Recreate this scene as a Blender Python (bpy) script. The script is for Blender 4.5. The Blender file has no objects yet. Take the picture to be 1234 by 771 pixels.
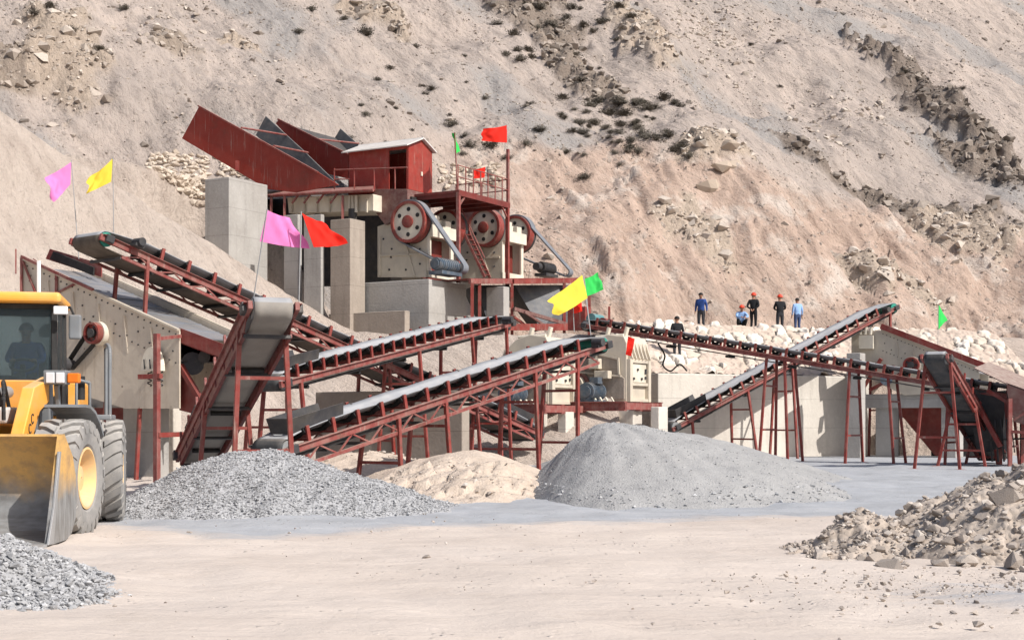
import bpy, bmesh, math, random
import numpy as np
from mathutils import Vector, Matrix

random.seed(7)
R = math.radians
S = bpy.context.scene
COL = S.collection

# ------------------------------------------------------------------ camera, sky, sun, exposure
F_PX, EYE, HZ, CX = 1700.0, 1.6, 506.0, 617.0        # the photograph's own geometry: focal length and horizon in its pixels
cam_d = bpy.data.cameras.new('camera')
cam_d.sensor_width = 36.0
cam_d.lens = 36.0 * F_PX / 1234.0
cam_d.shift_y = (HZ - 385.5) / 1234.0
cam_d.clip_start, cam_d.clip_end = 0.1, 2000.0
cam = bpy.data.objects.new('camera', cam_d)
cam.location = (0, 0, EYE)
cam.rotation_euler = (R(90), 0, 0)
COL.objects.link(cam)
S.camera = cam

SUN_AZ = Vector((0.80, -0.60))
SUN_EL = R(43)
W = bpy.data.worlds.new('World')
S.world = W
W.use_nodes = True
nt = W.node_tree
sky = nt.nodes.new('ShaderNodeTexSky')
sky.sky_type = 'NISHITA'
sky.sun_disc = False
sky.sun_elevation = SUN_EL
sky.sun_rotation = math.atan2(SUN_AZ.x, SUN_AZ.y)
sky.air_density, sky.dust_density = 1.0, 2.5
nt.nodes['Background'].inputs['Strength'].default_value = 0.108
nt.links.new(sky.outputs['Color'], nt.nodes['Background'].inputs['Color'])
sl = bpy.data.lights.new('sun', 'SUN')
sl.energy = 4.55
sl.angle = R(0.5)
sl.color = (1.0, 0.962, 0.912)
so = bpy.data.objects.new('sun', sl)
sd = Vector((SUN_AZ.x * math.cos(SUN_EL), SUN_AZ.y * math.cos(SUN_EL), math.sin(SUN_EL)))
so.rotation_euler = sd.to_track_quat('Z', 'Y').to_euler()
so.location = (30, -30, 60)
COL.objects.link(so)
S.view_settings.view_transform = 'Standard'
S.view_settings.look = 'None'
S.view_settings.gamma = 1.0
S.view_settings.exposure = 0.15

# ------------------------------------------------------------------ helpers
def at(x, y, Z):
    """the point of the place seen at pixel (x, y) of the photograph, Z metres in front of the camera"""
    return Vector(((x - CX) / F_PX * Z, Z, EYE + (HZ - y) / F_PX * Z))

UX, VX = Vector((0.86, -0.51, 0)).normalized(), Vector((0.51, 0.86, 0)).normalized()   # the two horizontal axes of the plant
UP = Vector((0, 0, 1))

def on_plane(x, y, P0, n):
    """where the sight line through a pixel meets the vertical plane through P0 with normal n"""
    d = Vector(((x - CX) / F_PX, 1.0, (HZ - y) / F_PX))
    E = Vector((0, 0, EYE))
    t = (P0 - E).dot(n) / d.dot(n)
    return E + d * t

class MB:
    def __init__(s, M=None):
        s.v, s.f, s.m, s.M = [], [], [], M
    def add(s, vs, fs, mat=0):
        b = len(s.v)
        if s.M is not None:
            vs = [s.M @ Vector(p) for p in vs]
        s.v.extend([tuple(p) for p in vs])
        s.f.extend([tuple(i + b for i in f) for f in fs])
        s.m.extend([mat] * len(fs))
        return s
    def obox(s, o, a, b, c, mat=0):
        o, a, b, c = Vector(o), Vector(a), Vector(b), Vector(c)
        vs = [o, o + a, o + a + b, o + b, o + c, o + a + c, o + a + b + c, o + b + c]
        return s.add(vs, [(0, 3, 2, 1), (4, 5, 6, 7), (0, 1, 5, 4), (1, 2, 6, 5), (2, 3, 7, 6), (3, 0, 4, 7)], mat)
    def box(s, x0, x1, y0, y1, z0, z1, mat=0):
        return s.obox((x0, y0, z0), (x1 - x0, 0, 0), (0, y1 - y0, 0), (0, 0, z1 - z0), mat)
    def bar(s, p0, p1, w, h, up=UP, mat=0):
        p0, p1 = Vector(p0), Vector(p1)
        d = (p1 - p0).normalized()
        x = d.cross(up)
        if x.length < 1e-4:
            x = d.cross(Vector((1, 0, 0)))
        x.normalize()
        z = x.cross(d).normalized()
        return s.obox(p0 - x * w / 2 - z * h / 2, x * w, p1 - p0, z * h, mat)
    def tube(s, p0, p1, r0, r1=None, n=10, mat=0, caps=True):
        p0, p1 = Vector(p0), Vector(p1)
        r1 = r0 if r1 is None else r1
        d = (p1 - p0).normalized()
        x = d.orthogonal().normalized()
        y = d.cross(x)
        vs = []
        for p, r in ((p0, r0), (p1, r1)):
            for k in range(n):
                a = 2 * math.pi * k / n
                vs.append(p + (x * math.cos(a) + y * math.sin(a)) * r)
        fs = [(k, (k + 1) % n, n + (k + 1) % n, n + k) for k in range(n)]
        if caps:
            fs += [tuple(range(n - 1, -1, -1)), tuple(range(n, 2 * n))]
        return s.add(vs, fs, mat)
    def path(s, pts, r, n=8, mat=0):
        for a, b in zip(pts[:-1], pts[1:]):
            s.tube(a, b, r, n=n, mat=mat)
        return s
    def prism(s, pts, vec, mat=0):
        pts = [Vector(p) for p in pts]
        vec = Vector(vec)
        n = len(pts)
        vs = pts + [p + vec for p in pts]
        fs = [tuple(range(n - 1, -1, -1)), tuple(range(n, 2 * n))]
        fs += [(k, (k + 1) % n, n + (k + 1) % n, n + k) for k in range(n)]
        return s.add(vs, fs, mat)
    def lathe(s, o, ax, prof, n=32, mat=0):
        """closed profile [(radius, along)] turned about the axis"""
        o, ax = Vector(o), Vector(ax).normalized()
        x = ax.orthogonal().normalized()
        y = ax.cross(x)
        m = len(prof)
        vs, fs = [], []
        for k in range(n):
            a = 2 * math.pi * k / n
            e = x * math.cos(a) + y * math.sin(a)
            vs += [o + e * r + ax * t for r, t in prof]
        for k in range(n):
            for j in range(m):
                a, b = k * m + j, k * m + (j + 1) % m
                c, d = ((k + 1) % n) * m + (j + 1) % m, ((k + 1) % n) * m + j
                fs.append((a, b, c, d))
        return s.add(vs, fs, mat)
    def sheet(s, p00, p10, p11, p01, th, nu=1, nv=1, wob=None, mat=0):
        """a thick sheet between four corners"""
        p00, p10, p11, p01 = map(Vector, (p00, p10, p11, p01))
        nrm = (p10 - p00).cross(p01 - p00).normalized() * th
        top, bot = [], []
        for j in range(nv + 1):
            for i in range(nu + 1):
                a, b = i / nu, j / nv
                p = p00 * (1 - a) * (1 - b) + p10 * a * (1 - b) + p11 * a * b + p01 * (1 - a) * b
                if wob:
                    p = p + wob(a, b)
                top.append(p)
                bot.append(p - nrm)
        N = len(top)
        idx = lambda i, j: j * (nu + 1) + i
        fs = []
        for j in range(nv):
            for i in range(nu):
                q = (idx(i, j), idx(i + 1, j), idx(i + 1, j + 1), idx(i, j + 1))
                fs.append(q)
                fs.append(tuple(N + k for k in reversed(q)))
        edge = [idx(i, 0) for i in range(nu + 1)] + [idx(nu, j) for j in range(1, nv + 1)] + \
               [idx(i, nv) for i in range(nu - 1, -1, -1)] + [idx(0, j) for j in range(nv - 1, 0, -1)]
        for a, b in zip(edge, edge[1:] + edge[:1]):
            fs.append((a, b, N + b, N + a))
        return s.add(top + bot, fs, mat)
    def build(s, name, mats, parent=None, smooth=0, bevel=0, segs=2):
        me = bpy.data.meshes.new(name)
        off = parent_origin(parent)
        me.from_pydata([(p[0] - off.x, p[1] - off.y, p[2] - off.z) for p in s.v], [], s.f)
        if not isinstance(mats, (list, tuple)):
            mats = [mats]
        for m in mats:
            me.materials.append(m)
        me.polygons.foreach_set('material_index', s.m)
        bm = bmesh.new()
        bm.from_mesh(me)
        bmesh.ops.recalc_face_normals(bm, faces=bm.faces)
        bm.to_mesh(me)
        bm.free()
        if smooth:
            me.shade_smooth()
            me.set_sharp_from_angle(angle=R(smooth))
        o = bpy.data.objects.new(name, me)
        COL.objects.link(o)
        if parent is not None:
            o.parent = parent
        if bevel:
            b = o.modifiers.new('bevel', 'BEVEL')
            b.width, b.segments, b.limit_method, b.angle_limit = bevel, segs, 'ANGLE', R(40)
        return o

def parent_origin(p):
    v = Vector((0, 0, 0))
    while p is not None:
        v += p.location
        p = p.parent
    return v

def tag(o, label=None, cat=None, group=None, kind=None):
    if label: o['label'] = label
    if cat: o['category'] = cat
    if group: o['group'] = group
    if kind: o['kind'] = kind
    elif cat: o['kind'] = 'thing'
    return o

def thing(name, loc, label, cat, group=None):
    o = bpy.data.objects.new(name, None)
    o.empty_display_size = 0.3
    o.location = loc
    COL.objects.link(o)
    return tag(o, label, cat, group)

def clone(o, loc=None, parent=None):
    c = o.copy()
    COL.objects.link(c)
    if parent is not None: c.parent = parent
    if loc is not None: c.location = loc
    return c

# ------------------------------------------------------------------ noise for the terrain
def _h(ix, iy, s):
    n = (ix.astype(np.int64) * 374761393 + iy.astype(np.int64) * 668265263 + s * 974634177) & 0xFFFFFFFF
    n = ((n ^ (n >> 13)) * 1274126177) & 0xFFFFFFFF
    n = ((n ^ (n >> 15)) * 2246822519) & 0xFFFFFFFF
    return ((n ^ (n >> 16)) & 0xFFFFFF) / float(0xFFFFFF)

def noise(x, y, s=0):
    ix, iy = np.floor(x), np.floor(y)
    fx, fy = x - ix, y - iy
    u, v = fx * fx * fx * (fx * (fx * 6 - 15) + 10), fy * fy * fy * (fy * (fy * 6 - 15) + 10)
    def g(dx, dy):
        a = _h(ix + dx, iy + dy, s) * 2 * math.pi
        return np.cos(a) * (fx - dx) + np.sin(a) * (fy - dy)
    return ((g(0, 0) * (1 - u) + g(1, 0) * u) * (1 - v) + (g(0, 1) * (1 - u) + g(1, 1) * u) * v) * 1.5

def fbm(x, y, s=0, o=4, gain=0.5):
    r, a = 0, 1
    for k in range(o):
        r = r + a * noise(x * 2 ** k + 17.3 * k, y * 2 ** k - 9.1 * k, s + k)
        a *= gain
    return r

def ridged(x, y, s=0, o=4):
    r, a = 0, 1
    for k in range(o):
        r = r + a * (1 - np.abs(noise(x * 2 ** k + 5.1 * k, y * 2 ** k, s + k)) * 2)
        a *= 0.5
    return r / 2

def cells(x, y, s=0):
    """blocky rock: distance to the nearest cell centre, and that cell's own random number and offset"""
    ix, iy = np.floor(x), np.floor(y)
    best = np.full(x.shape, 9.0); sec = np.full(x.shape, 9.0)
    val = np.zeros(x.shape); dx_ = np.zeros(x.shape); dy_ = np.zeros(x.shape)
    for a in (-1, 0, 1):
        for b in (-1, 0, 1):
            cx = ix + a + 0.1 + 0.8 * _h(ix + a, iy + b, s)
            cy = iy + b + 0.1 + 0.8 * _h(ix + a, iy + b, s + 51)
            d = np.hypot(x - cx, y - cy)
            m = d < best
            sec = np.where(m, best, np.minimum(sec, d))
            val = np.where(m, _h(ix + a, iy + b, s + 99), val)
            dx_ = np.where(m, x - cx, dx_); dy_ = np.where(m, y - cy, dy_)
            best = np.where(m, d, best)
    return best, sec - best, val, dx_, dy_

def sstep(a, b, x):
    t = np.clip((x - a) / (b - a), 0, 1)
    return t * t * (3 - 2 * t)

# ------------------------------------------------------------------ materials
def hexc(r, g, b):
    f = lambda c: (c / 255 / 12.92) if c / 255 <= 0.04045 else ((c / 255 + 0.055) / 1.055) ** 2.4
    return (f(r), f(g), f(b), 1)

class NT:
    def __init__(s, name):
        s.m = bpy.data.materials.new(name)
        s.m.use_nodes = True
        s.t = s.m.node_tree
        s.b = s.t.nodes['Principled BSDF']
    def n(s, typ, **kw):
        n = s.t.nodes.new(typ)
        for k, v in kw.items():
            setattr(n, k, v)
        return n
    def l(s, a, b):
        s.t.links.new(a, b)
    def val(s, sock, v):
        if isinstance(v, bpy.types.NodeSocket): s.l(v, sock)
        else: sock.default_value = v
    def noise(s, vec, scale, detail=4, rough=0.55, dist=0):
        n = s.n('ShaderNodeTexNoise')
        s.l(vec, n.inputs['Vector'])
        n.inputs['Scale'].default_value = scale
        n.inputs['Detail'].default_value = detail
        n.inputs['Roughness'].default_value = rough
        n.inputs['Distortion'].default_value = dist
        return n.outputs['Fac']
    def voro(s, vec, scale, feature='F1', out='Distance', rand=1):
        n = s.n('ShaderNodeTexVoronoi', feature=feature)
        s.l(vec, n.inputs['Vector'])
        n.inputs['Scale'].default_value = scale
        n.inputs['Randomness'].default_value = rand
        return n.outputs[out]
    def rng(s, v, a, b, c=0.0, d=1.0):
        n = s.n('ShaderNodeMapRange')
        s.val(n.inputs['Value'], v)
        for k, q in zip(('From Min', 'From Max', 'To Min', 'To Max'), (a, b, c, d)):
            n.inputs[k].default_value = q
        return n.outputs['Result']
    def mix(s, f, a, b, mode='MIX'):
        n = s.n('ShaderNodeMix', data_type='RGBA', blend_type=mode)
        s.val(n.inputs[0], f)
        s.val(n.inputs[6], a)
        s.val(n.inputs[7], b)
        return n.outputs[2]
    def math(s, op, a, b=0.0):
        n = s.n('ShaderNodeMath', operation=op)
        s.val(n.inputs[0], a)
        s.val(n.inputs[1], b)
        return n.outputs[0]
    def attr(s, name):
        return s.n('ShaderNodeAttribute', attribute_name=name).outputs['Fac']
    def obj(s, scale=None, rot=None):
        c = s.n('ShaderNodeTexCoord').outputs['Object']
        if scale or rot:
            m = s.n('ShaderNodeMapping')
            if scale: m.inputs['Scale'].default_value = scale
            if rot: m.inputs['Rotation'].default_value = rot
            s.l(c, m.inputs['Vector'])
            c = m.outputs['Vector']
        return c
    def bump(s, h, strength=0.5, dist=0.1, prev=None):
        n = s.n('ShaderNodeBump')
        n.inputs['Strength'].default_value = strength
        n.inputs['Distance'].default_value = dist
        s.l(h, n.inputs['Height'])
        if prev is not None: s.l(prev, n.inputs['Normal'])
        return n.outputs['Normal']
    def out(s, col, rough=0.8, nrm=None, metal=0.0, spec=0.4):
        s.val(s.b.inputs['Base Color'], col)
        s.val(s.b.inputs['Roughness'], rough)
        s.val(s.b.inputs['Metallic'], metal)
        s.b.inputs['Specular IOR Level'].default_value = spec
        if nrm is not None: s.l(nrm, s.b.inputs['Normal'])
        return s.m

def paint(name, c, c2=None, rough=0.5, dust=0.25, scale=1.5, dcol=(0.42, 0.36, 0.3, 1), metal=0.0, bump=0.02, streak=True, rust=0.0):
    """weathered painted steel: blotches, vertical dirt runs, patchy dust"""
    t = NT(name)
    o = t.obj()
    c2 = c2 or tuple(k * 0.6 for k in c[:3]) + (1,)
    col = t.mix(t.rng(t.noise(o, scale, 5), 0.42, 0.68), c, c2)
    if streak:
        col = t.mix(t.rng(t.noise(t.obj((3, 3, 0.25)), scale * 2, 4), 0.55, 0.8, 0, 0.45), col, c2)
    if rust:
        col = t.mix(t.rng(t.noise(o, scale * 1.7, 8, 0.72), 0.56, 0.66, 0, rust), col, (0.085, 0.04, 0.022, 1))
        col = t.mix(t.rng(t.noise(t.obj((5, 5, 0.35)), 1.6, 6, 0.7), 0.58, 0.72, 0, 0.5), col, dcol)
    d = t.math('MULTIPLY', t.rng(t.noise(o, scale * 2.3, 6, 0.65), 0.4, 0.75), dust)
    col = t.mix(d, col, dcol)
    g_ = t.n('ShaderNodeNewGeometry'); sz_ = t.n('ShaderNodeSeparateXYZ'); t.l(g_.outputs['True Normal'], sz_.inputs[0])
    settle = t.math('MULTIPLY', t.rng(sz_.outputs['Z'], 0.55, 0.9), t.rng(t.noise(o, scale * 4, 5, 0.65), 0.35, 0.65, 0.3, 1.0))
    col = t.mix(t.math('MULTIPLY', settle, min(0.75, dust * 1.9)), col, tuple(min(1, k * 1.15) for k in dcol[:3]) + (1,))
    fine = t.noise(o, 40, 3)
    r = t.rng(fine, 0.3, 0.7, rough - 0.1, min(1, rough + 0.15))
    return t.out(col, r, t.bump(t.noise(o, 6, 4), 0.25, bump), metal)

M = {}
M['red'] = paint('red_oxide_paint', (0.24, 0.032, 0.024, 1), (0.17, 0.025, 0.019, 1), 0.5, 0.2, rust=0.6)
M['red_dark'] = paint('dark_red_steel', (0.17, 0.024, 0.018, 1), (0.12, 0.02, 0.016, 1), 0.5, 0.1)
M['red_panel'] = paint('bin_red_panel', (0.27, 0.024, 0.011, 1), (0.21, 0.018, 0.009, 1), 0.5, 0.06, 0.5, rust=0.3)
M['red_frame'] = paint('faded_red_frame', (0.25, 0.055, 0.048, 1), (0.18, 0.035, 0.03, 1), 0.6, 0.35, rust=0.5)
M['maroon'] = paint('maroon_plate', (0.17, 0.075, 0.065, 1), (0.13, 0.05, 0.045, 1), 0.6, 0.35)
M['cream'] = paint('cream_machine_paint', (0.62, 0.55, 0.44, 1), (0.50, 0.44, 0.36, 1), 0.55, 0.35, 1.0)
M['white_paint'] = paint('white_machine_paint', (0.74, 0.68, 0.56, 1), (0.6, 0.54, 0.44, 1), 0.5, 0.25, 1.0)
M['greyplate'] = paint('grey_steel_plate', (0.10, 0.105, 0.115, 1), (0.07, 0.072, 0.08, 1), 0.55, 0.2)
M['screen_deck'] = paint('screen_deck_steel', (0.23, 0.25, 0.29, 1), (0.17, 0.18, 0.20, 1), 0.45, 0.2, 0.8, metal=0.3)
M['black'] = paint('black_rubber', (0.014, 0.014, 0.015, 1), (0.02, 0.02, 0.02, 1), 0.7, 0.06)
M['darksteel'] = paint('dark_steel', (0.035, 0.035, 0.04, 1), (0.05, 0.045, 0.04, 1), 0.55, 0.1)
M['belt'] = paint('dusty_belt_top', (0.30, 0.31, 0.33, 1), (0.22, 0.225, 0.24, 1), 0.75, 0.35, 0.9, (0.42, 0.41, 0.40, 1), streak=False)
M['belt_brown'] = paint('belt_return_brown', (0.085, 0.066, 0.050, 1), (0.06, 0.048, 0.038, 1), 0.8, 0.15, 1.2, streak=False)
M['belt_grey'] = paint('belt_return_grey', (0.29, 0.27, 0.24, 1), (0.22, 0.2, 0.18, 1), 0.8, 0.2, 1.2, streak=False)
M['belt_slate'] = paint('belt_return_slate', (0.055, 0.058, 0.062, 1), (0.04, 0.04, 0.042, 1), 0.8, 0.15, 1.2, streak=False)
M['green'] = paint('green_drum_paint', (0.02, 0.30, 0.22, 1), (0.02, 0.22, 0.17, 1), 0.45, 0.15)
M['teal'] = paint('teal_motor_paint', (0.10, 0.28, 0.30, 1), None, 0.5, 0.2)
M['blue'] = paint('blue_grey_motor', (0.065, 0.095, 0.13, 1), (0.045, 0.065, 0.09, 1), 0.55, 0.3)
M['vbelt'] = paint('grey_drive_belt', (0.17, 0.19, 0.22, 1), (0.13, 0.14, 0.16, 1), 0.7, 0.15)
M['drum_grey'] = paint('grey_drum', (0.25, 0.27, 0.28, 1), None, 0.6, 0.3)
M['galv'] = paint('galvanised_steel', (0.38, 0.38, 0.38, 1), (0.3, 0.3, 0.3, 1), 0.45, 0.15, metal=0.3)
M['roof_white'] = paint('white_roof_sheet', (0.7, 0.68, 0.66, 1), (0.6, 0.58, 0.55, 1), 0.6, 0.3)
M['hut_red'] = paint('hut_red_sheet', (0.30, 0.034, 0.022, 1), (0.24, 0.027, 0.018, 1), 0.5, 0.1, rust=0.4)

def concrete(name, c, stain, joints=0.0):
    t = NT(name)
    o = t.obj()
    col = t.mix(t.rng(t.noise(o, 0.5, 6, 0.6), 0.35, 0.7), c, stain)
    col = t.mix(t.rng(t.noise(t.obj((2.2, 2.2, 0.22)), 1.2, 5), 0.52, 0.78, 0, 0.55), col, tuple(k * 0.7 for k in stain[:3]) + (1,))
    col = t.mix(t.rng(t.noise(o, 7, 5), 0.5, 0.8, 0, 0.35), col, tuple(min(1, k * 1.25) for k in c[:3]) + (1,))
    z = t.n('ShaderNodeSeparateXYZ'); t.l(o, z.inputs[0])
    fr = t.math('FRACT', t.math('MULTIPLY', z.outputs['Z'], 0.8))
    line = t.math('LESS_THAN', fr, 0.02)
    col = t.mix(t.math('MULTIPLY', line, 0.5), col, tuple(k * 0.6 for k in stain[:3]) + (1,))
    pit = t.voro(o, 5)
    pitm = t.rng(pit, 0.0, 0.09, 1, 0)
    col = t.mix(t.math('MULTIPLY', pitm, 0.5), col, (0.08, 0.07, 0.06, 1))
    nb = t.bump(t.noise(o, 10, 6), 0.4, 0.03)
    return t.out(col, 0.9, nb, 0, 0.2)

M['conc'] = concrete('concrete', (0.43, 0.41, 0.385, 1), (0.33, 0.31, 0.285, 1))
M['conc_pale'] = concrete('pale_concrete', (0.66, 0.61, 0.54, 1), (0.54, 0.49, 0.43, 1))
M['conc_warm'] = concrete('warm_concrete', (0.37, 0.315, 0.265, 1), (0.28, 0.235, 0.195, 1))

def bolted_plate(name):
    t = NT(name)
    o = t.obj()
    base = t.mix(t.rng(t.noise(o, 0.9, 6, 0.65), 0.35, 0.7), (0.64, 0.56, 0.455, 1), (0.5, 0.43, 0.345, 1))
    dr = t.rng(t.noise(t.obj((2.5, 2.5, 0.35)), 2.0, 5), 0.56, 0.75, 0, 0.55)
    base = t.mix(dr, base, (0.36, 0.28, 0.2, 1))
    spot = t.voro(o, 2.6)
    sm = t.rng(spot, 0.06, 0.10, 1, 0)
    base = t.mix(t.math('MULTIPLY', sm, 0.8), base, (0.14, 0.10, 0.075, 1))
    return t.out(base, 0.6, t.bump(t.noise(o, 5, 5), 0.3, 0.03), 0, 0.3)
M['plate'] = bolted_plate('bolted_side_plate')

def cloth(name, c):
    t = NT(name)
    o = t.obj()
    col = t.mix(t.rng(t.noise(o, 3, 4), 0.4, 0.7, 0, 0.4), c, tuple(k * 0.75 for k in c[:3]) + (1,))
    t.out(col, 0.75, t.bump(t.noise(o, 9, 4), 0.3, 0.03), 0, 0.2)
    tr = t.n('ShaderNodeBsdfTranslucent')
    t.l(col, tr.inputs['Color'])
    mx = t.n('ShaderNodeMixShader')
    mx.inputs[0].default_value = 0.35
    t.l(t.b.outputs[0], mx.inputs[1]); t.l(tr.outputs[0], mx.inputs[2])
    t.l(mx.outputs[0], t.t.nodes['Material Output'].inputs['Surface'])
    return t.m
M['f_pink'] = cloth('pink_flag', (0.93, 0.32, 0.68, 1))
M['f_red'] = cloth('red_flag', (0.85, 0.035, 0.02, 1))
M['f_yellow'] = cloth('yellow_flag', (0.95, 0.76, 0.09, 1))
M['f_green'] = cloth('green_flag', (0.06, 0.68, 0.14, 1))

def plain(name, c, rough=0.7, metal=0.0, var=0.25, scale=6):
    t = NT(name)
    o = t.obj()
    col = t.mix(t.rng(t.noise(o, scale, 4), 0.35, 0.7), c, tuple(k * (1 - var) for k in c[:3]) + (1,))
    return t.out(col, rough, None, metal, 0.3)
M['skin'] = plain('skin', (0.38, 0.2, 0.13, 1), 0.6)
M['hair'] = plain('black_hair', (0.012, 0.01, 0.009, 1), 0.6)
M['navy'] = plain('blue_jacket', (0.03, 0.075, 0.27, 1), 0.8)
M['lightblue'] = plain('light_blue_shirt', (0.30, 0.48, 0.80, 1), 0.85)
M['blackcloth'] = plain('black_clothes', (0.016, 0.017, 0.02, 1), 0.85)
M['greytrousers'] = plain('dark_trousers', (0.04, 0.042, 0.05, 1), 0.85)
M['jeans'] = plain('blue_trousers', (0.06, 0.095, 0.2, 1), 0.85)
M['shoe'] = plain('dark_shoes', (0.02, 0.018, 0.016, 1), 0.6)
M['helmet'] = plain('orange_red_helmet', (0.75, 0.07, 0.03, 1), 0.35, 0, 0.1)
M['glass'] = None
M['yellow'] = paint('loader_yellow', (0.90, 0.41, 0.06, 1), (0.82, 0.36, 0.05, 1), 0.45, 0.3, 0.8, (0.60, 0.48, 0.33, 1))
M['rim'] = paint('pale_yellow_rim', (0.82, 0.53, 0.22, 1), (0.66, 0.45, 0.24, 1), 0.6, 0.4, 3.0)
M['tyre'] = paint('dusty_tyre', (0.27, 0.26, 0.25, 1), (0.19, 0.185, 0.18, 1), 0.9, 0.4, 2.0, (0.45, 0.42, 0.38, 1))
M['tyre_groove'] = M['tyre']
M['loadergrey'] = paint('loader_grey', (0.20, 0.215, 0.23, 1), (0.15, 0.16, 0.17, 1), 0.45, 0.2)
M['lens_white'] = plain('lamp_lens', (0.75, 0.76, 0.78, 1), 0.15, 0, 0.1)
M['lens_orange'] = plain('indicator_lens', (0.8, 0.2, 0.02, 1), 0.25, 0, 0.1)
# ------------------------------------------------------------------ terrain
def pile_dome(X, Y, cx, cy, rl, rr, rf, rb, h, soft=0.18):
    dx, dy = X - cx, Y - cy
    rx = np.where(dx < 0, rl, rr); ry = np.where(dy < 0, rf, rb)
    d = np.hypot(dx / rx, dy / ry)
    c = 1 - np.sqrt(d * d + soft * soft) + soft * 0.25
    return np.where(c > -0.6, h * c / (1 - soft * 0.75), -0.6 * h)

FALL = np.array((0.62, -0.75)); FALL = FALL / np.hypot(*FALL)

def img_xy(X, Y, H):
    return CX + F_PX * X / Y, HZ - F_PX * (H - EYE) / Y

def hill_base(X, Y):
    lip = 87 + 2.0 * noise(X / 14, Y * 0 + 3.3, 5) + np.where(X > 10, (X - 10) * 0.10, 0)
    y0 = 75.0
    low = 6.0 + 0.98 * (Y - y0)
    up = 6.0 + 0.98 * (lip - y0) + 0.66 * (Y - lip)
    m = np.where(Y < lip, low, up)
    cut = sstep(lip + 1, lip - 1, Y)
    return m - 0.26 * (X - 4), cut * sstep(-6, 2, X + 0 * Y), lip

def smax(a, b, k):
    h = np.clip(0.5 + 0.5 * (a - b) / k, 0, 1)
    return b * (1 - h) + a * h + k * h * (1 - h)

# rock outcrops on the mountain: (pixel x, pixel y of its middle, half length along its run, half width, run angle, height)
def ray_hill(x, y):
    for Z in np.arange(74, 190, 0.25):
        X = (x - CX) / F_PX * Z
        h = EYE + (HZ - y) / F_PX * Z
        hb = float(hill_base(np.array([X]), np.array([Z]))[0][0])
        if hb > h:
            return X, Z
    return X, Z

OUT = []
for px, py, a, b, ang, hh, tone in (
        (700, 85, 5.5, 2.0, -62, 1.6, 0.25), (775, 60, 5.0, 2.3, -75, 2.0, 0.85), (1130, 130, 9.0, 2.6, -66, 2.6, 0.0),
        (1190, 195, 4.0, 2.4, -50, 1.4, 0.1), (75, 85, 3.6, 2.4, -45, 1.2, 0.8), (860, 215, 2.6, 1.6, 20, 1.0, 0.95),
        (455, 12, 3.0, 1.5, 15, 1.3, 0.7), (480, 20, 3.5, 0.8, -75, 1.0, 0.75), (1010, 215, 6.0, 0.8, -20, 0.8, 0.1),
        (1120, 245, 6.0, 0.8, -24, 0.9, 0.15), (640, 20, 5.0, 3.0, -40, 1.0, 0.15), (1150, 270, 4.0, 2.0, -35, 0.8, 0.85),
        (205, 45, 2.4, 1.4, -30, 0.6, 0.5), (285, 40, 1.6, 0.8, -10, 0.5, 0.9), (10, 105, 1.8, 1.6, 0, 0.9, 0.4), (1040, 330, 2.2, 1.4, -40, 0.5, 0.9),
        (1110, 345, 2.0, 1.3, -40, 0.5, 0.9), (840, 300, 1.6, 2.4, 70, 0.5, 0.95)):
    X0, Y0 = ray_hill(px, py)
    OUT.append((X0, Y0, a, b, R(ang), hh, tone))

def wall_y(X):
    return 58.5 + 0.495 * np.clip(X - 6.05, 0, 10.1)

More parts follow.
